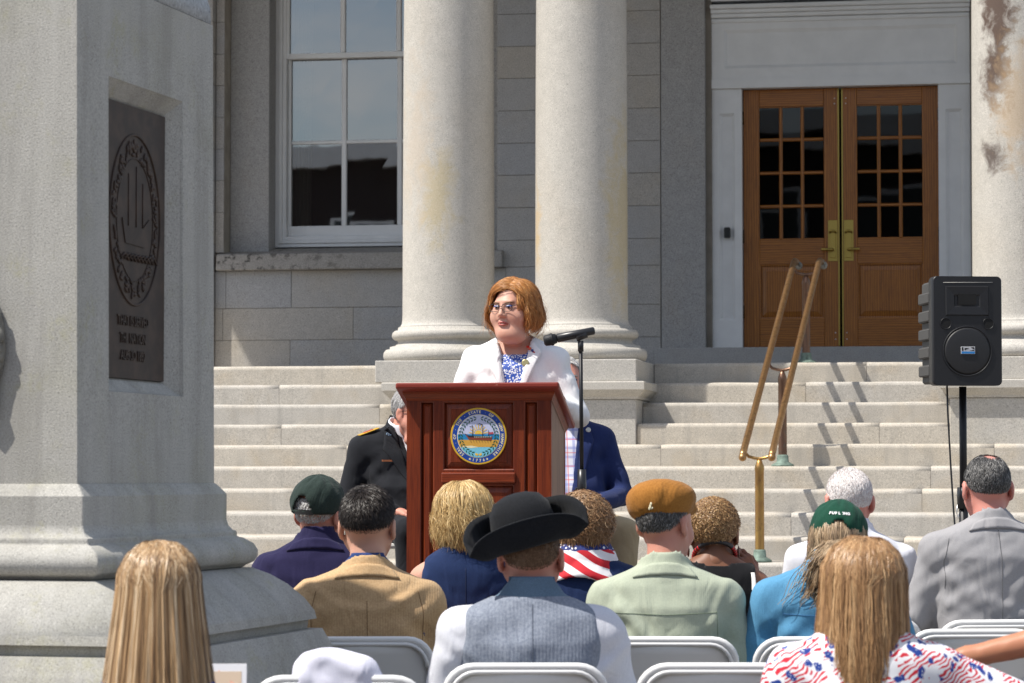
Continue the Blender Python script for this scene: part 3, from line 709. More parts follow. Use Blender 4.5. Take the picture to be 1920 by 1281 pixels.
# --- state seal
def enam(n, c): return plain(n, c, .35, spec=.5)
E_GOLD, E_BLUE, E_SKY, E_SEA, E_SAND, E_GRN, E_HULL, E_DK, E_SUN, E_CREAM, E_AQUA, E_RED = [enam('seal_'+n, c) for n, c in (('gold', (.62, .38, .03)), ('blue', (.012, .055, .30)), ('sky', (.52, .55, .74)), ('sea', (.02, .22, .46)), ('sand', (.62, .34, .06)),
    ('green', (.02, .10, .055)), ('hull', (.22, .05, .03)), ('dark', (.02, .02, .035)), ('sun', (.75, .50, .08)), ('cream', (.75, .68, .45)), ('aqua', (.18, .52, .68)), ('red', (.45, .08, .1)))]
SX, SZ, RS = 0.000, .921, .1205
seal = MB(); seal.lathe([(RS, 0), (RS, .005), (RS-.002, .0065)], 0, 0, 64)
so = seal.build('seal', E_GOLD, lec, (SX, -.004+.004, SZ)); so.rotation_euler = (R(90), 0, 0)
# children of the seal live in its plane: x right, y up, z out of the front
def disc(r, z, mt, name, clip=None):
    m = MB(); pts = [(r*math.cos(t), r*math.sin(t)) for t in np.linspace(0, 2*math.pi, 64, endpoint=False)]
    if clip:
        lo_, hi_ = clip; q = []
        for y in (np.linspace(lo_, hi_, 12)): q.append((math.sqrt(max(0, r*r-y*y)), y))
        pts = q+[(-a, b) for a, b in reversed(q)]
    m.ngon([(a, b, z) for a, b in pts]); return m.build(name, mt, so)
disc(RS*.935, .0068, E_BLUE, 'seal_band'); disc(RS*.765, .0071, E_CREAM, 'seal_ring'); ri = RS*.742
disc(ri, .0074, E_SKY, 'seal_sky'); disc(ri, .0077, E_SEA, 'seal_sea', (-.022, .0085)); disc(ri, .0080, E_SAND, 'seal_sand', (-.046, -.0155)); disc(ri, .0080, E_AQUA, 'seal_water', (-ri+.0005, -.0465))
m = MB(); m.ngon([(-.07, -.042, .0083), (-.03, -.040, .0083), (.0, -.046, .0083), (-.03, -.0505, .0083), (-.066, -.0475, .0083)]); m.build('seal_foam', E_CREAM, so)
m = MB(); m.ngon([(.0165*math.cos(t), .0088+.0165*math.sin(t), .0084) for t in np.linspace(0, math.pi, 16)])
for t in np.linspace(.18, math.pi-.18, 9):
    c, s_ = math.cos(t), math.sin(t); m.ngon([(.020*c-.0022*s_, .009+.020*s_+.0022*c, .0084), (.020*c+.0022*s_, .009+.020*s_-.0022*c, .0084), (.042*c+.0012*s_, .009+.042*s_-.0012*c, .0084), (.042*c-.0012*s_, .009+.042*s_+.0012*c, .0084)])
m.build('seal_sun', E_SUN, so)
m = MB(); m.ngon([(-.058, .010, .0088), (-.045, .001, .0088), (.054, -.004, .0088), (.060, .004, .0088), (.055, -.019, .0088), (-.042, -.014, .0088)]); m.build('seal_hull', E_HULL, so)
m = MB(); m.ngon([(-.045, .003, .0091), (.054, -.002, .0091), (.054, -.008, .0091), (-.043, -.004, .0091)]); m.ngon([(-.075, .018, .0091), (-.045, .005, .0091), (-.044, .002, .0091)])
for a, h in ((-.025, .046), (.018, .05), (.043, .026)): m.ngon([(a-.0014, 0, .0091), (a+.0014, 0, .0091), (a+.0008, h, .0091), (a-.0008, h, .0091)])
m.ngon([(-.025, .046, .0091), (-.034, .042, .0091), (-.044, .044, .0091), (-.034, .0395, .0091), (-.025, .043, .0091)]); m.ngon([(.018, .050, .0091), (.004, .054, .0091), (-.012, .049, .0091), (.004, .0505, .0091), (.018, .0465, .0091)])
for k in range(8): m.ngon([(-.035+k*.012, -.016, .0091), (-.034+k*.012, -.016, .0091), (-.030+k*.012, -.027, .0091), (-.0312+k*.012, -.027, .0091)])
m.build('seal_rigging', E_DK, so)
m = MB(); m.ngon([(.044, .016, .0091), (.064, .018, .0091), (.063, .009, .0091), (.044, .008, .0091)]); m.build('seal_flag', E_RED, so)
m = MB()
for k in range(10): m.ngon([(-.018+.0075*k, -.0045, .0093), (-.0135+.0075*k, -.005, .0093), (-.0135+.0075*k, -.0025, .0093), (-.018+.0075*k, -.0018, .0093)])
m.build('seal_gunports', E_CREAM, so)
m = MB()
for sgn in (-1, 1):
    for k in range(15):
        t = R(-72+150*k/14); r0 = ri*.86
        for e in (-1, 1):
            c = Vector((sgn*r0*math.cos(t), r0*math.sin(t)))+Vector((sgn*math.cos(t), math.sin(t)))*e*.0052
            an = math.atan2(math.cos(t), -sgn*math.sin(t))+e*sgn*.55
            l, w_ = .0082, .0030; d = Vector((math.cos(an), math.sin(an))); n_ = Vector((-d.y, d.x))
            m.ngon([(*(c-d*l), .0086), (*(c+n_*w_), .0086), (*(c+d*l), .0086), (*(c-n_*w_), .0086)])
m.build('seal_laurel', E_GRN, so)
m = MB()
for sgn in (-1, 1): m.ngon([(0, -.076, .0089), (sgn*.013, -.070, .0089), (sgn*.014, -.080, .0089), (sgn*.005, -.083, .0089)])
m.build('seal_ribbon', E_SUN, so)
lt_v, lt_f = [], []
def arc_text(txt, a0, a1, rad, size, flip=False):
    for k, ch in enumerate(txt):
        if ch == ' ': continue
        t = R(a0+(a1-a0)*k/(len(txt)-1))
        if ch == '.':
            m_ = MB(); m_.ngon([(.0013*math.cos(q), .0013*math.sin(q), 0) for q in np.linspace(0, 6.28, 7)[:-1]]); me = bpy.data.meshes.new('d'); m_.bm.to_mesh(me)
        elif ch == '*':
            m_ = MB(); m_.ngon([((.0062 if q % 2 == 0 else .0026)*math.cos(1.57+q*.628), (.0062 if q % 2 == 0 else .0026)*math.sin(1.57+q*.628), 0) for q in range(10)]); me = bpy.data.meshes.new('d'); m_.bm.to_mesh(me)
        else: me = text_mesh(ch, size, E_CREAM, 'd', extrude=0, bold=.0004)
        M4 = Matrix.Translation((rad*math.cos(t), rad*math.sin(t), .0072)) @ Matrix.Rotation(t-math.pi/2 if not flip else t+math.pi/2, 4, 'Z')
        b = len(lt_v)
        for v in me.vertices: lt_v.append(tuple(M4 @ v.co))
        for p in me.polygons: lt_f.append([b+i_ for i_ in p.vertices])
        bpy.data.meshes.remove(me)
arc_text('SEAL . OF . THE . STATE . OF . NEW HAMPSHIRE', 229, -49, RS*.848, .0165)
arc_text('*1776*', 249, 291, RS*.855, .0165, True)
me = bpy.data.meshes.new('lettering'); me.from_pydata(lt_v, [], lt_f); me.materials.append(E_CREAM); link(bpy.data.objects.new('lettering', me), so)

# ================================================================== MICROPHONE ON STAND
BLK = plain('black_matt_metal', (.012, .012, .014), .45, .3); BLK2 = plain('black_satin_plastic', (.018, .018, .020), .35); MESH = plain('mic_mesh', (.03, .03, .032), .5, .6, bump=(900, .8, .001))
mic = empty('microphone_stand', (.290, 12.2, .548), 0, 'slim black microphone stand with horizontal microphone beside the lectern', 'microphone')
m = MB(); m.tube([(0, 0, .03), (0, 0, .70)], .0135, 12); m.build('lower_tube', BLK, mic)
m = MB(); m.tube([(0, 0, .66), (0, 0, .71), (0, 0, .78)], [.017, .019, .017], 12); m.box(-.028, -.012, -.008, .008, .685, .705, bev=.003); m.build('clutch', BLK2, mic)
m = MB(); m.tube([(0, 0, .76), (-.004, 0, 1.30)], .0085, 10); m.build('upper_tube', BLK, mic)
m = MB(); m.tube([(-.004, 0, 1.27), (-.004, 0, 1.315)], .0125, 10); m.tube([(-.024, 0, 1.326), (.02, 0, 1.345)], [.016, .018], 10); m.build('clip', BLK2, mic)
m = MB(); m.tube([(-.105, 0, 1.325), (-.10, 0, 1.326), (.05, 0, 1.357), (.055, 0, 1.358)], [.012, .0185, .0165, .010], 14); h = m.build('microphone_body', BLK2, mic)
m = MB(); m.tube([(-.158, 0, 1.314), (-.152, 0, 1.315), (-.125, 0, 1.3205), (-.105, 0, 1.3245)], [.014, .0225, .0245, .019], 16); m.tube([(-.128, 0, 1.320), (-.119, 0, 1.322)], .0262, 16); m.build('microphone_grille', MESH, h)
for k in range(3):
    m = MB(); a = R(90+120*k); m.tube([(0, 0, .06), (.26*math.cos(a), .26*math.sin(a), .012)], .008, 8); m.build('leg', BLK, mic)

# ================================================================== LOUDSPEAKER ON POLE
BOXP = plain('black_moulded_plastic', (.012, .012, .014), .42, spec=.5, bump=(420, .3, .0008)); GRAYP = plain('grey_moulded_plastic', (.055, .053, .050), .6, bump=(300, .3, .001)); HOLE = plain('deep_black', (.003, .003, .003), .8)
GRIL = NB('perforated_grille'); _vv = GRIL.voro(210, feature='F1', rand=0, co=GRIL.mapping((1, 0, 1))); GRIL = GRIL.set(GRIL.mix(GRIL.ramp(_vv, [(.3, 0), (.36, 1)]), (.001, .001, .001), (.022, .022, .024)), .5)
pa = empty('loudspeaker', (2.115, 13.6, 1.72), R(6), 'black portable loudspeaker raised on a pole near the oak doors', 'loudspeaker')
m = MB(); w_, h_, d_ = .166, .508, .05
def front_outline(w, h, r, n=5, bow=.012):
    pts = []
    for cx_, cz__, a0 in ((w-r, r, -90), (w-r, h-r, 0), (-w+r, h-r, 90), (-w+r, r, 180)):
        for k in range(n+1):
            a = R(a0+90*k/n); pts.append((cx_+r*math.cos(a), cz__+r*math.sin(a)))
    return [(x*(1+bow*math.cos((z/h-.5)*3.1)), z) for x, z in pts]
rings = []
for sc, y in ((.955, 0), (.985, .006), (1, .016), (1, .07)):
    rings.append([m.bm.verts.new((x*sc, y, h_/2+(z-h_/2)*(.975+.025*sc))) for x, z in front_outline(w_, h_, .022)])
for a, b in zip(rings, rings[1:]):
    for k in range(len(a)): f = m.bm.faces.new((a[k], a[(k+1) % len(a)], b[(k+1) % len(a)], b[k])); f.smooth = True
m.bm.faces.new(rings[0]); m.bm.faces.new(rings[-1]); m.build('front_baffle', BOXP, pa)
m = MB(); m.box(-.148, .148, .0705, .28, .012, .49, bev=.01); case_ = m.build('cabinet', GRAYP, pa)
for k in range(5):
    m = MB(); z = .045+k*.085; m.box(-.168, -.10, .0705, .27, z, z+.052, bev=.006); m.build('rib', GRAYP, case_)
m = MB(); m.tube([(-.115, -.0005, .478), (.12, -.0005, .480)], .0015, 6); m.build('trim_line', plain('pale_trim', (.35, .34, .32), .5), pa)
m = MB(); rect_relief(m, -.105, .100, .325, .462, -.002, [(.004, -.007), (.040, -.005), (.046, .0), (.058, .03)]); hn = m.build('horn', BOXP, pa)
m = MB(); m.box(-.045, .040, -.004, -.0022, .385, .425) if False else m.ngon([(-.046, -.0052, .375), (.040, -.0052, .375), (.040, -.0052, .430), (-.046, -.0052, .430)]); m.build('horn_throat', HOLE, hn)
def yl(m, prof, x, z, n=40):
    g = m.lathe(prof, 0, 0, n)
    for q in g: q.co = Vector((x+q.co.x, q.co.z, z+q.co.y))
for x in (-.103, .098):
    m = MB(); yl(m, [(.0255, -.001), (.027, -.004), (.024, -.003), (.0235, -.0012)], x, .288, 24); m.build('port_rim', BOXP, pa)
    m = MB(); yl(m, [(.0235, -.0018), (.0235, -.0012)], x, .288, 24); m.build('port', HOLE, pa)
m = MB(); yl(m, [(.118, -.0005), (.117, -.005), (.112, -.004), (.111, -.001)], -.002, .160); m.build('grille_rim', BOXP, pa)
m = MB(); yl(m, [(.111, -.003), (.10, -.005), (.05, -.0075), (.001, -.008)], -.002, .160); m.build('grille', GRIL, pa)
m = MB(); m.box(-.035, .032, -.012, -.008, .146, .180, bev=.001); bd = m.build('badge', plain('badge_silver', (.6, .6, .62), .35, .3), pa)
m = MB(); m.box(-.033, .030, -.0128, -.0121, .1475, .1575); m.build('badge_band', enam('badge_blue', (.03, .22, .55)), bd)
m = MB(); m.ngon([(-.031, -.0128, .160), (-.024, -.0128, .160), (-.024, -.0128, .1775), (-.031, -.0128, .1775)]); m.ngon([(-.018, -.0128, .163), (.006, -.0128, .1735), (-.018, -.0128, .1735)]); m.ngon([(.0, -.0128, .160), (.028, -.0128, .160), (.028, -.0128, .1655)]); m.ngon([(.022, -.0128, .170), (.028, -.0128, .168), (.028, -.0128, .1775), (.010, -.0128, .1775)])
m.build('badge_emblem', HOLE, bd)
tri = empty('loudspeaker_stand', (2.115, 13.76, .548), 0, 'black tripod pole carrying the portable loudspeaker', 'stand')
m = MB(); m.tube([(0, 0, .56), (0, 0, 1.172)], .0175, 14); m.build('upper_pole', BLK, tri)
m = MB(); m.tube([(0, 0, .12), (0, 0, .66)], .0215, 14); m.build('lower_pole', BLK, tri)
m = MB(); m.tube([(0, 0, .60), (0, 0, .66), (0, 0, .70)], [.029, .031, .029], 14); m.box(.02, .038, -.012, .012, .64, .69, bev=.003); m.build('collar', BLK2, tri)
m = MB(); m.tube([(-.03, -.01, .62), (-.034, -.012, .58), (-.028, -.012, .555), (-.022, -.01, .585)], .0025, 6); m.build('locking_pin', STEEL, tri)
for k in range(3):
    a = R(30+120*k); m = MB(); m.tube([(.02*math.cos(a), .02*math.sin(a), .50), (.42*math.cos(a), .42*math.sin(a), .012)], .011, 8); m.build('leg', BLK, tri)
m = MB(); cp_ = [(2.035, 13.72, 1.74), (2.038, 13.72, 1.6), (2.05, 13.72, 1.35), (2.062, 13.71, 1.12), (2.075, 13.68, .9), (2.06, 13.66, .7), (2.10, 13.5, .565), (2.4, 13.4, .556)]
from mathutils.geometry import interpolate_bezier
m.tube(cp_, .0048, 6); tag(m.build('speaker_cable', BLK2), 'thin black cable hanging down beside the loudspeaker pole', 'cable')

# ================================================================== FOLDING CHAIRS
CH_W = plain('white_chair_plastic', (.74, .73, .70), .42, spec=.4, bump=(120, .1, .001)); CH_F = plain('white_chair_frame', (.78, .78, .77), .35, spec=.5)
def make_chair():
    root = empty('folding_chair', (0, 0, 0), 0)
    hw, zt, zb = .218, .78, .47
    def yb(z): return -.045-.10*(z-.45)/.33
    out = []                                           # back frame: inverted U
    r = .075
    out += [(-hw-.004, yb(.0)+.30, .02), (-hw, yb(.45)+.02, .45), (-hw, yb(.6), .6), (-hw, yb(zt-r), zt-r)]
    for k in range(1, 7):
        a = R(180-15*k); out.append((-hw+r+r*math.cos(a), yb(zt-r+r*math.sin(a)), zt-r+r*math.sin(a)))
    out += [(x, yb(zt), zt) for x in (-.07, 0, .07)]
    for k in range(0, 6):
        a = R(90-15*k); out.append((hw-r+r*math.cos(a), yb(zt-r+r*math.sin(a)), zt-r+r*math.sin(a)))
    out += [(hw, yb(zt-r), zt-r), (hw, yb(.6), .6), (hw, yb(.45)+.02, .45), (hw+.004, yb(0)+.30, .02)]
    m = MB(); m.tube(out, .0115, 8); m.build('back_frame', CH_F, root)
    # back shell: curved, rounded corners, with a raised rim
    m = MB(); n = 16; grid = []
    def shell(x, z, dy):
        return (x, yb(z)+.012-.022*(1-(x/hw)**2)+dy, z)
    w_ = hw-.012; zt2 = zt-.012
    rows = []
    for k in range(9):
        z = zb+(zt2-zb)*k/8
        cr = .07; half = w_
        if z > zt2-cr: half = w_-cr+math.sqrt(max(0, cr*cr-(z-(zt2-cr))**2))
        if z < zb+.05: half = w_-.05+math.sqrt(max(0, .0025-((zb+.05)-z)**2))
        rows.append([m.bm.verts.new(shell(half*(2*q/n-1), z, 0)) for q in range(n+1)])
    for a, b in zip(rows, rows[1:]):
        for q in range(n): f = m.bm.faces.new((a[q], a[q+1], b[q+1], b[q])); f.smooth = True
    o = m.build('backrest', CH_W, root); s_ = o.modifiers.new('th', 'SOLIDIFY'); s_.thickness = .006; s_.offset = 0
    m = MB(); m.tube([(x, y-.006, z) for x, y, z in [((p[0]*.945), p[1]-.004+.004, p[2]-.014) for p in out[3:-3]]], .007, 6); m.build('backrest_rim', CH_F, root)
    for x in (-hw+.035, hw-.035):
        m = MB(); m.sphere((x, yb(.60)-.012, .615), (.007, .004, .007), 8, 6); m.build('rivet', STEEL, root)
    m = MB(); g = m.box(-.20, .20, -.05, .34, .425, .45, bev=.012, seg=2); m.build('seat', CH_W, root)
    for sx in (-1, 1):
        m = MB(); m.tube([(sx*.205, .33, .43), (sx*.205, .10, .24), (sx*.205, -.16, .015)], .010, 8); m.build('leg', CH_F, root)
        m = MB(); m.tube([(sx*.222, yb(.45)+.02, .45), (sx*.222, .40, .012)], .010, 8); m.build('leg', CH_F, root)
    m = MB(); m.tube([(-.205, .26, .10), (.205, .26, .10)], .007, 6); m.build('stretcher', CH_F, root)
    return root
chair0 = make_chair(); chair_used = [False]
def chair(x, y, yaw, label, z=0):
    c = chair0 if not chair_used[0] else copy_tree(chair0)
    chair_used[0] = True
    c.location = (x, y, z); c.rotation_euler = (0, 0, yaw)
    return tag(c, label, 'chair', 'white folding chairs of the audience')

# ================================================================== PEOPLE: distance-field modelling
def grid(lo, hi, h):
    ax = [np.arange(a, b+h, h, dtype=np.float32) for a, b in zip(lo, hi)]
    X, Y, Z = np.meshgrid(*ax, indexing='ij', sparse=True)
    return X, Y, Z
def nets(F, lo, h):
    """naive surface nets of F<0, quads facing outwards"""
    s = F < 0; nx, ny, nz = F.shape
    acc = np.zeros((nx-1, ny-1, nz-1, 3), np.float32); cnt = np.zeros((nx-1, ny-1, nz-1), np.float32)
    def cor(i, j, k): return (slice(i, nx-1+i), slice(j, ny-1+j), slice(k, nz-1+k))
    cs = [(i, j, k) for i in (0, 1) for j in (0, 1) for k in (0, 1)]
    for a in cs:
        for ax in range(3):
            if a[ax]: continue
            b = list(a); b[ax] = 1; b = tuple(b)
            fa, fb = F[cor(*a)], F[cor(*b)]; mk = s[cor(*a)] != s[cor(*b)]
            t = np.where(mk, fa/np.where(mk, fa-fb, 1), 0)
            for c in range(3): acc[..., c] += np.where(mk, (a[c]+(t if c == ax else 0)), 0)
            cnt += mk
    act = cnt > 0; idx = np.full(act.shape, -1, np.int64); idx[act] = np.arange(act.sum())
    ijk = np.argwhere(act); V = (ijk+acc[act]/cnt[act][:, None])*h+np.asarray(lo, np.float32)
    Q = []
    for ax in range(3):
        o = [q for q in range(3) if q != ax]
        sl = [slice(None)]*3; sl[ax] = slice(0, -1)
        sa = s[tuple(sl)]; sl[ax] = slice(1, None); sb = s[tuple(sl)]
        for flip in (0, 1):
            m = (sa & ~sb) if not flip else (~sa & sb)
            e = np.argwhere(m); e = e[(e[:, o[0]] > 0) & (e[:, o[1]] > 0) & (e[:, o[0]] < act.shape[o[0]]) & (e[:, o[1]] < act.shape[o[1]])]
            if not len(e): continue
            def cell(d0, d1):
                c = e.copy(); c[:, o[0]] -= d0; c[:, o[1]] -= d1; return idx[c[:, 0], c[:, 1], c[:, 2]]
            q = np.stack([cell(0, 0), cell(1, 0), cell(1, 1), cell(0, 1)], 1)
            if (ax == 1) != bool(flip): q = q[:, ::-1]
            Q.append(q)
    Q = np.concatenate(Q); Q = Q[(Q >= 0).all(1)]
    return V, Q
def relax(V, Q, it=2, lam=.5):
    E_ = np.concatenate([Q[:, [0, 1]], Q[:, [1, 2]], Q[:, [2, 3]], Q[:, [3, 0]]])
    for _ in range(it):
        A = np.zeros_like(V); n = np.zeros(len(V), np.float32)
        np.add.at(A, E_[:, 0], V[E_[:, 1]]); np.add.at(n, E_[:, 0], 1); np.add.at(A, E_[:, 1], V[E_[:, 0]]); np.add.at(n, E_[:, 1], 1)
        V = V+lam*(A/np.maximum(n, 1)[:, None]-V)
    return V
def smin(a, b, k):
    h = np.clip(.5+.5*(b-a)/k, 0, 1); return b+(a-b)*h-k*h*(1-h)
def smax(a, b, k): return -smin(-a, -b, k)
def rc(P, a, b, ra, rb, fl=None):
    """tapered capsule; fl = (sx, sy, sz) squeezes the section"""
    X, Y, Z = P; d = [b[i]-a[i] for i in range(3)]; L2 = sum(q*q for q in d)+1e-9
    t = np.clip(((X-a[0])*d[0]+(Y-a[1])*d[1]+(Z-a[2])*d[2])/L2, 0, 1)
    ex, ey, ez = X-a[0]-t*d[0], Y-a[1]-t*d[1], Z-a[2]-t*d[2]
    if fl: ex, ey, ez = ex/fl[0], ey/fl[1], ez/fl[2]
    return (np.sqrt(ex*ex+ey*ey+ez*ez)-(ra+(rb-ra)*t))*(min(fl) if fl else 1)
def ell(P, c, r):
    X, Y, Z = P; x, y, z = X-c[0], Y-c[1], Z-c[2]
    k0 = np.sqrt((x/r[0])**2+(y/r[1])**2+(z/r[2])**2); k1 = np.sqrt((x/r[0]**2)**2+(y/r[1]**2)**2+(z/r[2]**2)**2)+1e-6
    return k0*(k0-1)/k1
def loft(P, secs, pw=2.4):
    """stack of (z, cy, rx, ry) sections"""
    X, Y, Z = P; z = Z.ravel(); zz = [s[0] for s in secs]
    cy_, rx, ry = [np.interp(z, zz, [s[i] for s in secs]).astype(np.float32).reshape(Z.shape) for i in (1, 2, 3)]
    d = ((np.abs(X/rx)**pw+np.abs((Y-cy_)/ry)**pw)**(1/pw)-1)*np.minimum(rx, ry)
    return np.maximum(d, np.maximum(zz[0]-Z, Z-zz[-1]))
def wob(P, amp, f, seed):
    """soft cloth folds"""
    X, Y, Z = P; r = np.random.default_rng(seed); out = 0
    for k in range(5):
        a = r.normal(size=3)*f*(1+.5*k); ph = r.uniform(0, 6.28, 3)
        out = out+np.sin(a[0]*X+a[1]*Y+a[2]*Z+ph[0]+1.3*np.sin(f*.6*(r.normal()*X+r.normal()*Z)+ph[1]))/(1+.6*k)
    return amp*out*.6
def smooth_chain(P, segs, k=.02):
    F = None
    for s in segs:
        d = rc(P, *s); F = d if F is None else smin(F, d, k)
    return F
V3 = lambda *a: np.array(a, float)
def rotz(a): c, s = math.cos(a), math.sin(a); return np.array([[c, -s, 0], [s, c, 0], [0, 0, 1]])
def rotx(a): c, s = math.cos(a), math.sin(a); return np.array([[1, 0, 0], [0, c, -s], [0, s, c]])
def roty(a): c, s = math.cos(a), math.sin(a); return np.array([[c, 0, s], [0, 1, 0], [-s, 0, c]])

def head_field(P, female=False, chubby=0.0, ears=True):
    """head about the point between the ears, face to +y, crown at z = +.122, chin at -.112"""
    c = chubby
    F = ell(P, (0, -.012, .035), (.077, .097, .087))
    F = smin(F, ell(P, (0, .03, -.01), (.066+c*.4, .068, .085)), .03)
    F = smin(F, rc(P, (0, .045, -.055), (0, .066, -.088), .046+c*.5, .024+c*.5), .025)
    for s in (-1, 1):
        F = smin(F, ell(P, (s*(.040+c*.3), .055, -.028), (.030+c, .032, .032+c)), .02)
        F = smin(F, rc(P, (s*.058, .005, -.04), (s*.03, .058, -.088), .018+c, .016+c), .025)
    F = smin(F, ell(P, (0, .083, .040), (.046, .014, .011)), .014)
    for s in (-1, 1): F = smax(F, -ell(P, (s*.032, .103, .016), (.019, .014, .011)), .012)
    F = smin(F, rc(P, (0, .094, .026), (0, .112, -.016), .0075, .0115), .010)
    for s in (-1, 1): F = smin(F, ell(P, (s*.012, .102, -.021), (.0085, .011, .0075)), .006)
    F = smin(F, ell(P, (0, .094, -.0475), (.023, .011, .0050)), .004); F = smin(F, ell(P, (0, .092, -.0605), (.020, .011, .0062)), .005)
    F = smax(F, -ell(P, (0, .108, -.0540), (.022, .012, .0022)), .003)
    F = smin(F, ell(P, (0, .076, -.094), (.022, .018, .016)), .016)
    if ears:
        for s in (-1, 1):
            e = ell(P, (s*(.085), -.014, .002), (.0095, .020, .033)); e = smin(e, ell(P, (s*.082, -.006, -.026), (.007, .010, .012)), .008)
            F = smin(F, e, .006); F = smax(F, -ell(P, (s*.091, -.006, .004), (.005, .010, .016)), .004)
    return F
def hand_segs(w, d, n, side, curl=.5, sc=1.0, spread=.1):
    """wrist w, finger direction d, palm normal n (palm faces n); returns capsule list"""
    d = d/np.linalg.norm(d); n = n-d*np.dot(n, d); n = n/np.linalg.norm(n); x = np.cross(d, n)*side
    S = []; B_ = []
    for k, (off, ln) in enumerate(((-.030, .92), (-.010, 1.0), (.011, .95), (.030, .76))):   # index..little; thumb on -x
        kn = w+(d*.088+x*off*1.08)*sc*(1 if k < 3 else .95)
        S.append((tuple(w+x*off*.5*sc+d*.012), tuple(kn), .0155*sc, .0125*sc))
        p = kn; dd = d+x*off*spread*6; dd = dd/np.linalg.norm(dd); a = 0
        for j, L_ in enumerate((.043, .027, .021)):
            a += curl*(.55, .85, .6)[j]; v = dd*math.cos(a)+n*math.sin(a); q = p+v*L_*ln*sc
            S.append((tuple(p), tuple(q), (.0100-.0012*j)*sc, (.0090-.0012*j)*sc)); p = q
    t0 = w-x*.022*sc+d*.022*sc; t1 = t0+(-x*.75+d*.75+n*.35)*.040*sc/1.1; t2 = t1+(-x*.28+d*.95+n*.35)*.032*sc; t3 = t2+(x*.05+d*.95+n*.4)*.024*sc
    S += [(tuple(t0), tuple(t1), .0150*sc, .0120*sc), (tuple(t1), tuple(t2), .0112*sc, .0100*sc), (tuple(t2), tuple(t3), .0098*sc, .0078*sc)]
    return S
def mesh_field(fn, lo, hi, h, it=2):
    P = grid(lo, hi, h); F = np.broadcast_to(fn(P), (P[0].shape[0], P[1].shape[1], P[2].shape[2])).astype(np.float32)
    V, Q = nets(F, lo, h); return relax(V, Q, it), Q
def merge(parts):
    Vs, Qs, n = [], [], 0
    for V, Q in parts: Vs.append(V); Qs.append(Q+n); n += len(V)
    return np.concatenate(Vs), np.concatenate(Qs)
def xf(V, Rm, t): return V @ np.asarray(Rm).T+np.asarray(t)

# ---- materials for people
def skin(name, c, red=(.55, .16, .11), rough=.5):
    s = NB(name); n = s.noise(14, 4, .6)
    col = s.mix(s.math('MULTIPLY', s.ramp(n, [(.4, 0), (.7, 1)]), .45), c, tuple(a*.6+b*.4 for a, b in zip(c, red)))
    s.bump(s.noise(260, 2), .12, .0006)
    return s.set(col, rough, spec=.4, Subsurface_Weight=.12, Subsurface_Radius=(.012, .005, .003), Subsurface_Scale=.6)
SK_FAIR = skin('fair_skin', (.58, .33, .24)); SK_PINK = skin('ruddy_skin', (.56, .26, .19)); SK_TAN = skin('tanned_skin', (.45, .20, .11)); SK_DARK = skin('brown_skin', (.20, .085, .045), (.22, .06, .03)); SK_SPK = skin('speaker_skin', (.60, .335, .245))
def hairmat(name, c1, c2, c3=None, rough=.45):
    s = NB(name); t = s.attr('tint'); st = [(0, c1), (.6, c2)]+([(1, c3)] if c3 else [])
    return s.set(s.ramp(t, st), rough, spec=.35)
def strand_mesh(P_, rad, tint, taper=.35):
    """P_ (N,K,3) -> 3-sided tubes"""
    N, K, _ = P_.shape
    T = np.gradient(P_, axis=1); T /= np.linalg.norm(T, axis=2, keepdims=True)+1e-9
    ref = np.where(np.abs(T[..., 2:3]) > .9, np.array([1., 0, 0]), np.array([0, 0, 1.]))
    A = np.cross(T, ref); A /= np.linalg.norm(A, axis=2, keepdims=True)+1e-9; Bn = np.cross(T, A)
    r = (np.asarray(rad).reshape(-1, 1)*np.ones((N, K)))*(1-(1-taper)*np.linspace(0, 1, K)**2)[None]
    V = np.stack([P_+r[..., None]*(math.cos(a)*A+math.sin(a)*Bn) for a in (0, 2.094, 4.189)], 2).reshape(-1, 3)
    i = np.arange(N)[:, None, None]*K*3; k = np.arange(K-1)[None, :, None]*3; s = np.arange(3)[None, None, :]; s2 = (s+1) % 3
    Q = np.stack([i+k+s, i+k+s2, i+k+3+s2, i+k+3+s], -1).reshape(-1, 4)
    return V, Q, np.repeat(np.asarray(tint, np.float32), K*3)
def ribbon_mesh(P_, wid, tint, taper=.3):
    """flat strands lying on the head: their width runs across the flow, their face looks outwards"""
    N, K, _ = P_.shape
    T = np.gradient(P_, axis=1); T /= np.linalg.norm(T, axis=2, keepdims=True)+1e-9
    O_ = P_-HC; O_[..., 2] *= .35; O_ /= np.linalg.norm(O_, axis=2, keepdims=True)+1e-9
    A = np.cross(T, O_); A /= np.linalg.norm(A, axis=2, keepdims=True)+1e-9
    r = (np.asarray(wid).reshape(-1, 1)*np.ones((N, K)))*(1-(1-taper)*np.linspace(0, 1, K)**3)[None]
    lift = O_*.0003*np.random.default_rng(1).normal(size=(N, 1, 1))
    V = np.stack([P_-r[..., None]*A+lift, P_+r[..., None]*A-lift], 2).reshape(-1, 3)
    i = np.arange(N)[:, None]*K*2; k = np.arange(K-1)[None]*2
    Q = np.stack([i+k, i+k+1, i+k+3, i+k+2], -1).reshape(-1, 4)
    return V, Q, np.repeat(np.asarray(tint, np.float32), K*2)
def hair_object(pieces, mt, parent, name='hair'):
    """pieces: (V,Q,tint)"""
    Vs, Qs, Ts, n = [], [], [], 0
    for V, Q, T in pieces: Vs.append(V); Qs.append(Q+n); Ts.append(np.broadcast_to(T, len(V)).astype(np.float32)); n += len(V)
    o = np_obj(name, np.concatenate(Vs), np.concatenate(Qs), mt, parent)
    at = o.data.attributes.new('tint', 'FLOAT', 'POINT'); at.data.foreach_set('value', np.concatenate(Ts)); return o
HC = V3(0, -.012, .035); HR = V3(.077, .097, .087)          # cranium used for all hair
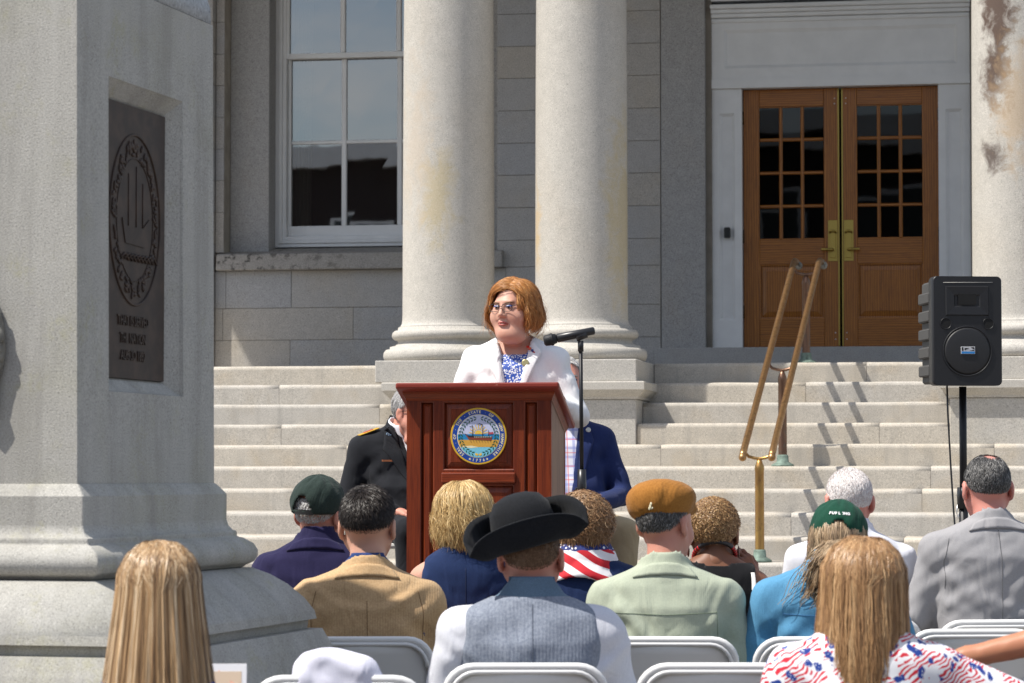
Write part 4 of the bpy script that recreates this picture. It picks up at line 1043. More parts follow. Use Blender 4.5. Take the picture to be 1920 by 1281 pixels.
def sph(th, ph, off=0.0, sq=1.0):
    """th from crown, ph around: 0 = face (+y), +-pi = nape"""
    r = HR+np.asarray(off)[..., None]
    return HC+np.stack([np.sin(th)*np.sin(ph), np.sin(th)*np.cos(ph), np.cos(th)], -1)*r
def hairline(ph):
    """polar angle of the hairline round the head (face 55 deg, temples 75, behind ears 118, nape 128)"""
    a = np.abs(((ph+np.pi) % (2*np.pi))-np.pi)
    return np.radians(np.interp(np.degrees(a), [0, 35, 60, 85, 100, 120, 150, 180], [48, 54, 66, 88, 104, 122, 130, 132]))
def cap_piece(off=.007, tint=.35, hl=0.0, thmax=None):
    n, mth = 72, 26; V, Q = [], []
    ph = np.linspace(-np.pi, np.pi, n, endpoint=False); h = hairline(ph)+hl
    if thmax is not None: h = np.minimum(h, thmax)
    for j in range(mth+1):
        t = h*j/mth; o = off*np.clip(1.02-(j/mth)**6, .05, 1); V.append(sph(t, ph, np.full(n, o)))
    V = np.concatenate(V)
    Q = [[j*n+i, (j+1)*n+i, (j+1)*n+(i+1) % n, j*n+(i+1) % n] for j in range(mth) for i in range(n)]
    return V, np.array(Q), tint
def short_hair(N, length, seed, rad=.0009, flat=.55, hl=0.0, len_top=None, tint=None, thmin=0., bald=None, off=.004, comb=(0, -.2, -1)):
    r = np.random.default_rng(seed); ph = r.uniform(-np.pi, np.pi, N*2); th = np.arccos(r.uniform(-.72, 1, N*2)); ok = (th < hairline(ph)+hl) & (th >= thmin)
    if bald is not None: ok &= ~((np.hypot((th*np.sin(ph))-bald[0], (th*np.cos(ph))-bald[1]) < bald[2]*r.uniform(.75, 1.25, N*2)))
    ph, th = ph[ok][:N], th[ok][:N]; n = len(th); p0 = sph(th, ph, np.full(n, off)); nr = (p0-HC)/HR; nr /= np.linalg.norm(nr, axis=1, keepdims=True)
    L_ = np.interp(th, [0, 1.0, 1.7, 2.3], [len_top or length, length, length*.7, length*.4])*r.uniform(.7, 1.25, n)
    cb = np.array(comb)+r.normal(0, .22, (n, 3)); cb -= nr*np.sum(cb*nr, 1, keepdims=True); cb /= np.linalg.norm(cb, axis=1, keepdims=True)+1e-6
    t = np.linspace(0, 1, 4)[None, :, None]
    P_ = p0[:, None]+L_[:, None, None]*t*(nr[:, None]*(1-flat*t)+cb[:, None]*flat*(1.1*t+.25))
    return ribbon_mesh(P_, rad*1.15, np.clip(r.beta(2, 2, n) if tint is None else tint(th, ph, r), 0, 1))
def curly_hair(N, length, seed, rad=.0016, cr=.006, turns=1.6, hl=0.0, off=.004, lmul=None):
    r = np.random.default_rng(seed); ph = r.uniform(-np.pi, np.pi, N*2); th = np.arccos(r.uniform(-.72, 1, N*2)); ok = th < hairline(ph)+hl
    ph, th = ph[ok][:N], th[ok][:N]; n = len(th); p0 = sph(th, ph, np.full(n, off)); nr = (p0-HC)/HR; nr /= np.linalg.norm(nr, axis=1, keepdims=True)
    a = np.cross(nr, r.normal(size=(n, 3))); a /= np.linalg.norm(a, axis=1, keepdims=True); b = np.cross(nr, a)
    t = np.linspace(0, 1, 10)[None, :, None]; w0 = r.uniform(0, 6.28, (n, 1, 1)); L_ = (length*r.uniform(.6, 1.2, n)*np.interp(th, [0, 1.4, 2.3], [1, .9, .45]))[:, None, None]
    if lmul is not None: L_ = L_*lmul(th, ph)[:, None, None]
    c = cr*(.4+.8*t); ang = w0+t*turns*6.28
    drop = np.array([0, 0, -1.])*L_*.35*t*t
    P_ = p0[:, None]+nr[:, None]*L_*t+a[:, None]*c*np.cos(ang)+b[:, None]*c*np.sin(ang)+drop
    return ribbon_mesh(P_, rad*1.15, np.clip(r.beta(2, 2, n), 0, 1), .6)
def flow_hair(N, seed, zend, K=16, off=(.006, .02), part=0.0, rad=.0016, flare=1.0, curl_in=0.0, wave=.003, th_cut=95, tint=None, face=50, zvar=.03, back_push=0.0, wave_n=2.0, drop_in=0.0, clump=14, crown_th=.05):
    """hair lying over the skull from the crown, then hanging to height zend (head space)"""
    r = np.random.default_rng(seed)
    ph = r.uniform(-np.pi, np.pi, N*2); keep = np.abs(ph) > np.radians(face); ph = ph[keep][:N]; n = len(ph)
    lay = r.uniform(0, 1, n); o = off[0]+(off[1]-off[0])*lay
    cl = np.round(ph*clump)/clump+r.normal(0, .01, n); mixc = .45
    th_end = np.radians(th_cut)*np.ones(n)
    ze = zend+r.normal(0, zvar, n)*np.where(lay > .5, 1, .6)
    k1 = int(K*.5); P_ = np.zeros((n, K, 3)); pc0 = ph+(cl-ph)*.11
    # roots along a parting from the forehead over the crown
    sa = np.radians(np.interp(np.abs(np.degrees(ph)), [0, 40, 90, 140, 180], [-42, -36, -12, 14, 24]))+r.normal(0, .16, n); sb = part*.25+r.normal(0, .035, n)+np.sign(ph)*np.abs(r.normal(0, .30, n))*(lay > .35)
    d0 = np.stack([np.sin(sb), -np.sin(sa)*np.cos(sb), np.cos(sa)*np.cos(sb)], 1); d1 = np.stack([np.sin(th_end)*np.sin(pc0), np.sin(th_end)*np.cos(pc0), np.cos(th_end)], 1)
    om = np.arccos(np.clip(np.sum(d0*d1, 1), -.999, .999)); so_ = np.sin(om)
    for k in range(k1):
        f = k/(k1-1); d = (np.sin((1-f)*om)/so_)[:, None]*d0+(np.sin(f*om)/so_)[:, None]*d1
        oo = off[1]*.8+(o-off[1]*.8)*min(1, f*1.6) if k else off[1]*.55
        P_[:, k] = HC+d*(HR+(np.ones(n)*oo)[:, None])
    base = P_[:, k1-1].copy(); pc = ph+(cl-ph)*mixc*.25
    out = np.stack([np.sin(pc), np.cos(pc), 0*pc], 1)
    zb = base[:, 2]
    for k in range(k1, K):
        f = (k-k1+1)/(K-k1); z = zb+(ze-zb)*f
        rad_f = (flare-1)*f*.09-curl_in*max(0, f-.55)**2*.3-drop_in*f
        P_[:, k] = base+out*rad_f[..., None] if np.ndim(rad_f) else base+out*rad_f
        P_[:, k, 2] = z; P_[:, k, 1] -= back_push*f
    ph0 = r.uniform(0, 6.28, n); cph = np.sin(cl*37.7)*6.28
    for k in range(K):
        f = k/(K-1); P_[:, k] += (wave*f)*np.stack([np.sin(wave_n*6.28*f+cph+.6*ph0), np.cos(wave_n*5*f+cph), 0*ph0], 1)*(1 if True else 0)
    P_[:, :, :] += r.normal(0, .0005, (n, 1, 3))
    T = r.beta(2, 2, n)*.75+.25*(.5+.5*np.sin(ph*17.0+2*np.sin(ph*5))) if tint is None else tint(ph, cl, lay, r)
    return ribbon_mesh(P_, rad*.75*r.uniform(.6, 1.3, n), np.clip(T, 0, 1), .3)

SHOE = plain('dark_leather_shoe', (.02, .016, .013), .4)
TR_DARK = fabric('dark_trousers', (.02, .021, .026)); TR_GREY = fabric('grey_trousers', (.10, .10, .105)); TR_KHAKI = fabric('khaki_trousers', (.40, .32, .20), (.34, .27, .165)); TR_NAVY = fabric('navy_trousers', (.018, .024, .06))
def crease(P, amp, seed, zs, sh, n=14):
    """single pulled folds of cloth, each with its own run, width and bend"""
    X, Y, Z = P; r = np.random.default_rng(seed+99); out = 0
    for k in range(n):
        sd = r.choice([-1, 1]); low = k % 3 == 0
        if low: cx, cz, an = r.uniform(-.14, .14), zs-r.uniform(.22, .40), r.uniform(-.35, .35)
        else: cx, cz, an = sd*r.uniform(.06, sh), zs-r.uniform(.0, .26), sd*r.uniform(.35, 1.25)
        c, s_ = math.cos(an), math.sin(an); u = (X-cx)*c+(Z-cz)*s_; v = -(X-cx)*s_+(Z-cz)*c
        v = v+r.uniform(-2.2, 2.2)*u*u+.05*Y; w = r.uniform(.012, .026); L = r.uniform(.07, .16)
        out = out+(np.exp(-(v/w)**2)-.8*np.exp(-((v-1.7*w)/(1.3*w))**2))*np.exp(-(u/L)**2)*r.uniform(.5, 1.1)
    return -amp*out
def lerp3(a, b, t): return tuple(a[i]+(b[i]-a[i])*t for i in range(3))
def person(label, loc, yaw, H, sk, top, sh=.185, g=1.0, hd=(0, 0, 0), stand=False, legs=TR_DARK, arms=None, female=False, chubby=0.0, h=.009, hh=.0068, seed=1, under=None, bare_legs=False, hy=.03, hx=0.0, group='people seated in the audience', belly=0.0, neck_r=.056, nd=.035, more=(), hs=1.03, knee=.125):
    nd += .030 if not stand else 0
    root = empty('person', loc, yaw, label, 'person', group)
    zs = H-.375+nd; zc = zs+.10; zh = H-.122*hs; hipz = .50 if not stand else .90
    Rh = rotz(hd[0]) @ rotx(hd[1]) @ roty(hd[2]); hc = V3(hx, hy, zh)
    J = {}
    for s, k in ((1, 'R'), (-1, 'L')):
        a = (arms or {}).get(k)
        el, wr = ((s*(sh+.05), .04, zs-.27), (s*.12, .27, max(.60, zs-.37))) if a is None else a[:2]
        hd_ = (V3(-s*.45, .75, -.25), V3(0, .1, -1), .45) if a is None else a[2:]
        J[k] = ((s*(sh-.012), 0, zs-.03), el, wr, hd_)
    # torso sections: z, centre y, half width, half depth
    b = belly
    if stand: base = [(.80, .0, .175*g, .125*g+b), (.92, .005, .180*g, .130*g+b), (1.05, .01, .165*g, .118*g+b)]
    else: base = [(.44, .02, .185*g, .150*g+b*.6), (.56, .02, .182*g, .142*g+b), (.70, .012, .168*g, .122*g+b)]
    tx = lambda z: sh-.004-(z-.032)/.056*(sh-.080)
    secs = base+[(zs-.14, .0, (sh-.010)*1.0, .116*g+b*.3), (zs-.05, -.008, sh+.006, .108*g), (zs-.005, -.012, sh+.012, .100), (zs+.018, -.013, sh+.008, .092), (zs+.032, -.014, tx(.032), .084), (zs+.050, -.014, tx(.050), .076), (zs+.070, -.013, tx(.070), .070), (zs+.088, -.010, tx(.088), .065), (zs+.102, -.008, .064, .060), (zs+.135, -.004, .060, .058)]
    def torso(P, off):
        return loft(P, [(z-(off if i == 0 else -off*.3 if i == len(secs)-1 else 0), y, rx+off, ry+off) for i, (z, y, rx, ry) in enumerate(secs)])
    def arm(P, k, off, full=True, cut=1.0):
        s_, e_, w_, _ = J[k]
        F = rc(P, s_, e_, .050+off, .040+off)
        F = smin(F, ell(P, (s_[0]-.01*np.sign(s_[0]), s_[1]-.004, s_[2]-.004), (.056+off, .056+off, .052+off)), .03)
        if full: F = smin(F, rc(P, e_, lerp3(e_, w_, cut), .040+off, .040+off+(.026-.040)*cut), .018)
        return F
    # ---------------- skin: coarse trunk and limbs, finer head and hands
    pts = [p for k in 'LR' for p in J[k][:3]]
    lo = np.array([min(-.26, min(p[0] for p in pts)-.08), -.22, .40 if not stand else .75]); hi = np.array([max(.26, max(p[0] for p in pts)+.08), max(.24+b, max(p[1] for p in pts)+.08), max(zs+.16, max(p[2] for p in pts)+.08)])
    parts = []
    def f_body(P):
        F = torso(P, -.016)
        for k in 'LR': F = smin(F, arm(P, k, -.012), .03)
        return F
    parts.append(mesh_field(f_body, lo, hi, .012))
    Ri = Rh.T
    def f_head(P):
        X, Y, Z = [np.broadcast_to(q, np.broadcast_shapes(*[w_.shape for w_ in P])) for q in P]
        d = [(X-hc[0])/hs, (Y-hc[1])/hs, (Z-hc[2])/hs]; Q_ = [sum(Ri[i][j]*d[j] for j in range(3)) for i in range(3)]
        F = head_field(Q_, female, chubby)*hs
        nk = rc(P, (0, -.012, zs+.05), (hx*.7, hy-.022, zh-.055), neck_r+.006+chubby*.5, neck_r+chubby*.4)
        F = smin(F, nk, .022)
        if chubby > .004: F = smin(F, ell(P, (hx*.7, hy+.045, zh-.115), (.05+chubby, .045, .035)), .03)
        return F
    hl_ = .15
    parts.append(mesh_field(f_head, hc-V3(hl_, .16, .27), hc+V3(hl_, .17, .145), hh))
    for k in 'LR':
        s = 1 if k == 'R' else -1; w_ = V3(*J[k][2]); dd, nn, curl = J[k][3]
        S = hand_segs(w_, dd, nn, s, curl, .96 if not female else .88)
        arr = np.array([list(q[0]) for q in S]+[list(q[1]) for q in S]); L_, U_ = arr.min(0)-.03, arr.max(0)+.03
        parts.append(mesh_field(lambda P: smin(smooth_chain(P, S, .006), rc(P, tuple(w_-dd/np.linalg.norm(dd)*.05), tuple(w_+dd/np.linalg.norm(dd)*.02), .027, .024, ), .012), L_-.03, U_+.03, .005 if arms else .0075, 1))
    # legs
    kn, an = {}, {}
    for s, k in ((1, 'R'), (-1, 'L')):
        if stand: kn[k], an[k], hp = (s*.10, .02, .50), (s*.10, .0, .09), (s*.095, 0, .88)
        else: kn[k], an[k], hp = (s*knee, .43, .50), (s*knee*.95, .45, .09), (s*.09, .02, .52)
        kn[k+'h'] = hp
    def f_legs(P, off):
        F = None
        for k in 'LR':
            d = smin(rc(P, kn[k+'h'], kn[k], .078*g+off, .056+off), rc(P, kn[k], an[k], .054+off, .038+off*1.4), .02); F = d if F is None else smin(F, d, .03)
        return smin(F, ell(P, (0, .01, hipz+.02), (.165*g+off, .125+off, .09)), .04)
    llo, lhi = V3(-.29, -.20, .05), V3(.29, .57 if not stand else .2, .66 if not stand else 1.0)
    parts.append(mesh_field(lambda P: f_legs(P, -.006), llo, lhi, .022))
    V, Q = merge(parts); np_obj('body', V, Q, sk, root)
    V, Q = mesh_field(lambda P: f_legs(P, .008)+wob(P, .003, 16, seed+3), llo-.02, lhi+.02, .016); tro = np_obj('trousers', V, Q, legs, root)
    for k in 'LR':
        x, y, z = an[k]; V, Q = mesh_field(lambda P: np.maximum(smin(rc(P, (x, y-.02, .055), (x*1.08, y+.15, .035), .046, .036), rc(P, (x, y-.01, .05), (x, y, .12), .045, .045), .03), .002-P[2]), (x-.09, y-.12, -.01), (x+.09, y+.24, .16), .014); np_obj('shoe', V, Q, SHOE, root)
    # ---------------- garments
    def make_top(top):
        amp = top.get('amp', .0035); sl = top.get('sleeve', 'long'); fq = top.get('freq', 15); cutn = top.get('neck', (.070, .070)); off = top.get('off', .006)
        def f_top(P, o=0.0):
            F = torso(P, off+o)
            if sl == 'none':
                for k in 'LR':
                    s_ = J[k][0]; s = 1 if k == 'R' else -1
                    F = smax(F, (s*P[0]-(sh-top.get('armhole', .035))-.25*np.maximum(0, zs-.02-P[2])), .015) if True else F
            else:
                for k in 'LR':
                    cut = {'long': .93, 'short': None, 'elbow': None}[sl]
                    A = arm(P, k, .010+o+top.get('puff', 0), full=cut is not None, cut=cut or 0)
                    if sl == 'short': A = np.maximum(A, -(P[2]-(zs-.20)))
                    F = smin(F, A, top.get('armk', .028))
            return F
        wseed = seed*13
        def f_gar(P):
            F = f_top(P)+wob(P, amp*.8, fq, wseed)+crease(P, amp*1.1, wseed, zs, sh, top.get('folds', 10))
            if amp: # pull folds running in from the armholes
                X, Y, Z = P; F = F+amp*.9*np.sin((Z+.55*np.abs(X))*62+3*np.sin(X*9+seed))*np.exp(-((np.abs(X)-sh*.8)/.07)**2)*np.exp(-((Z-zs+.14)/.10)**2)
            X, Y, Z = P
            nk = (np.sqrt((X/cutn[0])**2+((Y-.012)/cutn[1])**2)-1)*min(cutn)
            F = smax(F, -np.maximum(nk, (zs+top.get('nz', .055)-.35*Y*0)-Z), .008)
            F = np.maximum(F, top.get('hem', .47 if not stand else .82)-Z)
            if 'V' in top:                                     # open front
                zb, wt, x0 = top['V']; wdt = np.clip((Z-zb)/(zc-zb), 0, 1.3)*wt
                F = smax(F, -np.maximum(np.abs(X-x0)-wdt, -Y), .005)
            if top.get('collar'):
                ch = top['collar']; rx = .079-(Z-zc)*.14; ry = .078-(Z-zc)*.14
                e = np.abs((np.sqrt((X/rx)**2+((Y-.004-(Z-zc)*.22)/ry)**2)-1)*.077)-.0065
                e = np.maximum(e, np.maximum(zs+.035-Z, Z-(zc+ch-.42*(Y+.075))))
                if 'V' in top: e = np.maximum(e, Y-.045)
                F = smin(F, e, .010)
            return F
        glo, ghi = lo-V3(.03, .03, .02), hi+V3(.03, .03, .05)
        V, Q = mesh_field(f_gar, glo, ghi, h, top.get('relax', 1)); gar = np_obj(top.get('name', 'jacket'), V, Q, top['mat'], root)
        bvh = BVHTree.FromPolygons([Vector(v) for v in V], Q.tolist())
        return gar, bvh, f_top, V
    gar, bvh, f_top, gV = make_top(top)
    for t2 in more: _, b2, _, _ = make_top(t2); bvh = b2 if t2.get('outer') else bvh
    wseed = seed*13
    if under:
        def f_un(P):
            X, Y, Z = P; F = f_top(P, under.get('o', -.010))+wob(P, .0015, 20, wseed+5); cn = under.get('neck', (.066, .066))
            nk = (np.sqrt((X/cn[0])**2+((Y-.012)/cn[1])**2)-1)*min(cn); F = smax(F, -np.maximum(nk, (zs+under.get('nz', .05)-under.get('scoop', .0)*Y)-Z), .006)
            if under.get('collar'):
                ch = under['collar']; rx = .074-(Z-zc)*.15; ry = .073-(Z-zc)*.15
                e = np.abs((np.sqrt((X/rx)**2+((Y-.004-(Z-zc)*.22)/ry)**2)-1)*.072)-.005
                F = smin(F, np.maximum(e, np.maximum(zs+.03-Z, Z-(zc+ch-.40*(Y+.075)))), .006)
            return np.maximum(F, zs-.42-Z)
        Vu, Qu = mesh_field(f_un, V3(-sh-.02, -.16, zs-.44), V3(sh+.02, .22+b, zs+.20), .008); np_obj(under.get('name', 'shirt'), Vu, Qu, under['mat'], root)
    M4 = Matrix.Translation(Vector(hc)) @ Matrix(Rh.tolist()).to_4x4() @ Matrix.Scale(hs, 4)
    return dict(root=root, M=M4, bvh=bvh, zs=zs, zc=zc, zh=zh, J=J, sh=sh)
def on_head(o, p): o.matrix_local = p['M']; return o
def ray(p, x, z, front=True):
    hit = p['bvh'].ray_cast(Vector((x, 1.2 if front else -1.2, z)), Vector((0, -1 if front else 1, 0)))
    return hit[0] if hit[0] else Vector((x, .1 if front else -.1, z))
def drape_line(p, pts, mt, name, front=False, r=.0016, off=.0006, n=24):
    q = []; pts = [Vector((a, 0, b)) for a, b in pts]
    for a, b in zip(pts, pts[1:]):
        for k in range(n//(len(pts)-1)): c = a.lerp(b, k/(n//(len(pts)-1))); v = ray(p, c.x, c.z, front); q.append((v.x, v.y+(off if front else -off), v.z))
    m = MB(); m.tube(q, r, 5); return m.build(name, mt, p['root'])
def drape_patch(p, e0, e1, mt, name, front=True, off=.006, n=14, mm=5, th=.004, parent=None):
    """cloth patch between two polylines of (x, z), laid on the garment"""
    def at(pl, t):
        t *= len(pl)-1; i = min(int(t), len(pl)-2); f = t-i; return (pl[i][0]+(pl[i+1][0]-pl[i][0])*f, pl[i][1]+(pl[i+1][1]-pl[i][1])*f)
    m = MB(); rows = []
    for j in range(n+1):
        a, b = at(e0, j/n), at(e1, j/n); row = []
        for k in range(mm+1):
            f = k/mm; x, z = a[0]+(b[0]-a[0])*f, a[1]+(b[1]-a[1])*f; v = ray(p, x, z, front); s = 1 if front else -1
            row.append(m.bm.verts.new((v.x, v.y+s*off, v.z)))
        rows.append(row)
    for a, b in zip(rows, rows[1:]):
        for k in range(mm): f = m.bm.faces.new((a[k], a[k+1], b[k+1], b[k])); f.smooth = True
    o = m.build(name, mt, parent or p['root']); s_ = o.modifiers.new('th', 'SOLIDIFY'); s_.thickness = th; s_.offset = 0; return o
def ball_cap(p, mt, mt_dark, opening=True, tilt=0.0, brim_len=.075, roll=0.0):
    """six-panel cap; brim to the face side, strap opening at the back"""
    n, K = 72, 18; V, Q = [], []
    ph = np.linspace(-np.pi, np.pi, n, endpoint=False)
    R_ = HR+.012
    for j in range(K+1):
        t = j/K; th = t*np.radians(106); prof = 1+.02*np.sin(t*np.pi)
        seam = sum(np.exp(-(((ph-a+np.pi) % (2*np.pi)-np.pi)/.035)**2) for a in np.arange(-np.pi, np.pi, np.pi/3))*.0022*min(1, t*3)
        wr_ = .0016*np.sin(ph*5+9*t)+.0012*np.sin(ph*11-14*t)
        r = (R_[None]+wr_[:, None]-seam[:, None])*prof
        V.append(HC+V3(0, 0, .012)+np.stack([np.sin(th)*np.sin(ph), np.sin(th)*np.cos(ph), np.cos(th)*np.ones(n)*1.03], 1)*r)
    V = np.concatenate(V)
    for j in range(K):
        for i in range(n):
            a = ph[i]+np.pi/n; back = abs(((a-np.pi+np.pi) % (2*np.pi))-np.pi)
            if opening and j >= K-7 and (back/.42)**2+((K-j-.5)/6.4)**2 < 1 and j < K-1: continue
            Q.append([j*n+i, (j+1)*n+i, (j+1)*n+(i+1) % n, j*n+(i+1) % n])
    o = np_obj('cap', V, Q, mt, p['root']); s_ = o.modifiers.new('th', 'SOLIDIFY'); s_.thickness = .003
    T = p['M'] @ Matrix.Rotation(tilt, 4, 'X') @ Matrix.Rotation(roll, 4, 'Y'); o.matrix_local = T
    m = MB(); m.sphere((0, -.012, .035+.012+(.087+.012)*1.03), (.008, .008, .004), 10, 6); b = m.build('button', mt, o)
    m = MB(); rows = []
    for r_ in np.linspace(0, 1, 6):
        row = []
        for a in np.linspace(-1.05, 1.05, 21):
            x = (R_[0]+.002)*math.sin(a); y = -.012+(R_[1]+.002)*math.cos(a)+brim_len*r_*(math.cos(a*1.45) if abs(a) < 1.08 else 0); row.append(m.bm.verts.new((x, y, .030-.016*r_-.055*(x/.09)**2*(.4+.6*r_))))
        rows.append(row)
    for a, b_ in zip(rows, rows[1:]):
        for k in range(20): f = m.bm.faces.new((a[k], a[k+1], b_[k+1], b_[k])); f.smooth = True
    bo = m.build('brim', mt, o); s_ = bo.modifiers.new('th', 'SOLIDIFY'); s_.thickness = .004
    if opening:
        m = MB(); rows = []
        for a in np.linspace(-.5, .5, 15):
            q = HC+V3(0, 0, .012)+V3(math.sin(math.pi+a)*math.sin(R(103)), math.cos(math.pi+a)*math.sin(R(103)), math.cos(R(103)))*(R_+.003)
            rows.append([m.bm.verts.new((q[0], q[1], q[2]-.009)), m.bm.verts.new((q[0], q[1], q[2]+.009))])
        for a, b_ in zip(rows, rows[1:]): m.bm.faces.new((a[0], b_[0], b_[1], a[1]))
        st = m.build('strap', mt_dark, o); s_ = st.modifiers.new('th', 'SOLIDIFY'); s_.thickness = .002
    return o
def glasses(p, mt, lens=None):
    m = MB()
    for s in (-1, 1):
        pts = []
        for k in range(25):
            t = 2*math.pi*k/24; x = .0255*math.copysign(abs(math.cos(t))**.6, math.cos(t)); z = .0165*math.copysign(abs(math.sin(t))**.6, math.sin(t)); pts.append((s*.033+x, .112-.05*abs(s*.033+x)**1.5*4, .014+z))
        m.tube(pts, .0014, 6, cap=False); m.tube([(s*.0585, .106, .022), (s*.073, .095, .024), (s*.082, .03, .022), (s*.084, -.015, .014)], .0017, 6)
    m.tube([(-.008, .1135, .018), (0, .1145, .021), (.008, .1135, .018)], .0015, 6)
    return on_head(m.build('glasses', mt, p['root']), p)

def back_collar(p, mt, w=.082, name='collar'):
    z = p['zs']; drape_patch(p, [(-w, z+.074), (-w*.5, z+.092), (0, z+.096), (w*.5, z+.092), (w, z+.074)], [(-w*1.28, z+.046), (-w*.62, z+.054), (0, z+.056), (w*.62, z+.054), (w*1.28, z+.046)], mt, name, front=False, off=.004, th=.006, n=20, mm=4)
# ================================================================== THE SPEAKER
WJ = fabric('white_suit_cloth', (.80, .80, .80), (.76, .76, .77), 500, .2, mottled=.03)
BLOUSE = NB('blue_dotted_blouse'); _v = BLOUSE.voro(120, out=0); BLOUSE = BLOUSE.set(BLOUSE.mix(BLOUSE.ramp(_v, [(.40, 1), (.50, 0)]), (.02, .075, .38), (.78, .82, .85)), .6)
H_AUB = hairmat('auburn_hair', (.26, .090, .020), (.50, .21, .055), (.76, .45, .18))
P_ = person('person in white jacket and glasses speaking at the lectern', (.012, 12.98, .548), math.pi-R(7), 1.602, SK_SPK,
    dict(mat=WJ, name='jacket', amp=.006, folds=14, V=(.96, .076, -.008), nz=.045, neck=(.078, .076), hem=.80), sh=.190, g=1.12, hd=(-R(24), -R(3), 0), stand=True, legs=WJ, female=True, chubby=.013, hs=.985, h=.0075, hh=.0036, seed=2,
    under=dict(mat=BLOUSE, name='blouse', nz=.022, scoop=.25, neck=(.078, .09)), arms={'R': ((.272, .02, 1.02), (.20, .24, 1.07), V3(-.4, .8, -.2), V3(0, .1, -1), .4), 'L': ((-.285, .03, 1.02), (-.20, .24, 1.07), V3(.4, .8, -.2), V3(0, .1, -1), .4)}, group='people on the landing', hy=.045, nd=.056)
zc = P_['zc']
for s in (-1, 1):
    drape_patch(P_, [(s*.068-.006, zc-.040), (s*.066-.008, zc-.075), (s*.056-.01, zc-.12), (s*.012-.012, zc-.30)], [(s*.090, zc-.036), (s*.130, zc-.085), (s*.110, zc-.13), (s*.016-.012, zc-.32)], WJ, 'lapel', off=.013, th=.006)
r_ = flow_hair(6500, 11, -.066, K=13, off=(.012, .038), rad=.0010, flare=1.30, curl_in=.8, wave=.012, face=60, zvar=.024, th_cut=90, part=-.9, clump=9)
fr = flow_hair(2000, 12, -.010, K=12, off=(.014, .028), rad=.0011, flare=1.25, curl_in=1.0, wave=.005, face=42, zvar=.016, th_cut=72, part=-.9, clump=8)
fly = flow_hair(200, 14, -.04, K=12, off=(.028, .042), rad=.0005, flare=1.4, wave=.010, face=50, zvar=.05, th_cut=80, part=-.9)
rb = np.random.default_rng(4)
on_head(hair_object([cap_piece(.013, .3), r_, fr, fly], H_AUB, P_['root']), P_)
EYE_W = plain('eye_white', (.46, .40, .37), .6, spec=.2); EYE_D = plain('eye_iris', (.03, .022, .018), .5, spec=.2); LIP = plain('lip_pink', (.52, .15, .13), .4); BROW = plain('brow_hair', (.22, .12, .06), .7)
def face_bits(P_, lip=LIP, brow=BROW):
    for s in (-1, 1):
        m = MB(); m.sphere((s*.032, .0835, .016), (.0125, .0112, .0070), 14, 10); e = on_head(m.build('eye', EYE_W, P_['root']), P_)
        m = MB(); m.sphere((s*.032, .0920, .0155), (.0055, .0032, .0055), 12, 8); m.build('iris', EYE_D, e)
        m = MB(); m.tube([(s*.047, .0865, .0195), (s*.040, .0945, .0212), (s*.032, .0962, .0220), (s*.024, .0950, .0212), (s*.018, .090, .0185)], .0034, 6); m.build('eyelid', P_['root'].children[0].data.materials[0], e)
        m = MB(); m.tube([(s*.052, .084, .035), (s*.042, .0945, .0385), (s*.030, .0985, .0375), (s*.017, .0985, .0345)], [.0018, .0028, .003, .0022], 6); on_head(m.build('eyebrow', brow, P_['root']), P_)
    m = MB(); m.tube([(-.027, .0940, -.0580), (-.012, .1045, -.0505), (0, .1065, -.0500), (.012, .1045, -.0505), (.027, .0940, -.0580)], [.0015, .0040, .0042, .0040, .0015], 8)
    m.tube([(-.025, .0935, -.0600), (-.012, .1030, -.0610), (0, .1045, -.0615), (.012, .1030, -.0610), (.025, .0935, -.0600)], [.001, .0036, .0045, .0036, .001], 8)
    on_head(m.build('lips', lip, P_['root']), P_)
face_bits(P_)
glasses(P_, plain('dark_glasses_frame', (.02, .012, .010), .3))
# brooches on her left lapel
v = ray(P_, -.062, zc-.135); m = MB(); m.lathe([(.0165, 0), (.0165, .003), (.013, .004)], 0, 0, 24)
o = m.build('round_pin', plain('gold_badge', (.45, .40, .20), .35, .7), P_['root']); o.location = v+Vector((0, .019, 0)); o.rotation_euler = (-R(80), 0, 0)
v = ray(P_, -.080, zc-.075)
for k, (c, dx, dz) in enumerate((((.55, .03, .02), .010, .012), ((.7, .15, .08), .002, .004), ((.6, .6, .62), .002, -.010), ((.08, .09, .3), -.010, -.006), ((.5, .04, .03), -.014, -.012))):
    m = MB(); m.box(-.007, .007, -.002, .002, -.005, .005, bev=.001, rot=Matrix.Rotation(.6*k, 3, 'Y')); o = m.build('brooch', plain('brooch_%d' % k, c, .3, .4), P_['root']); o.location = v+Vector((dx, .0195, dz))

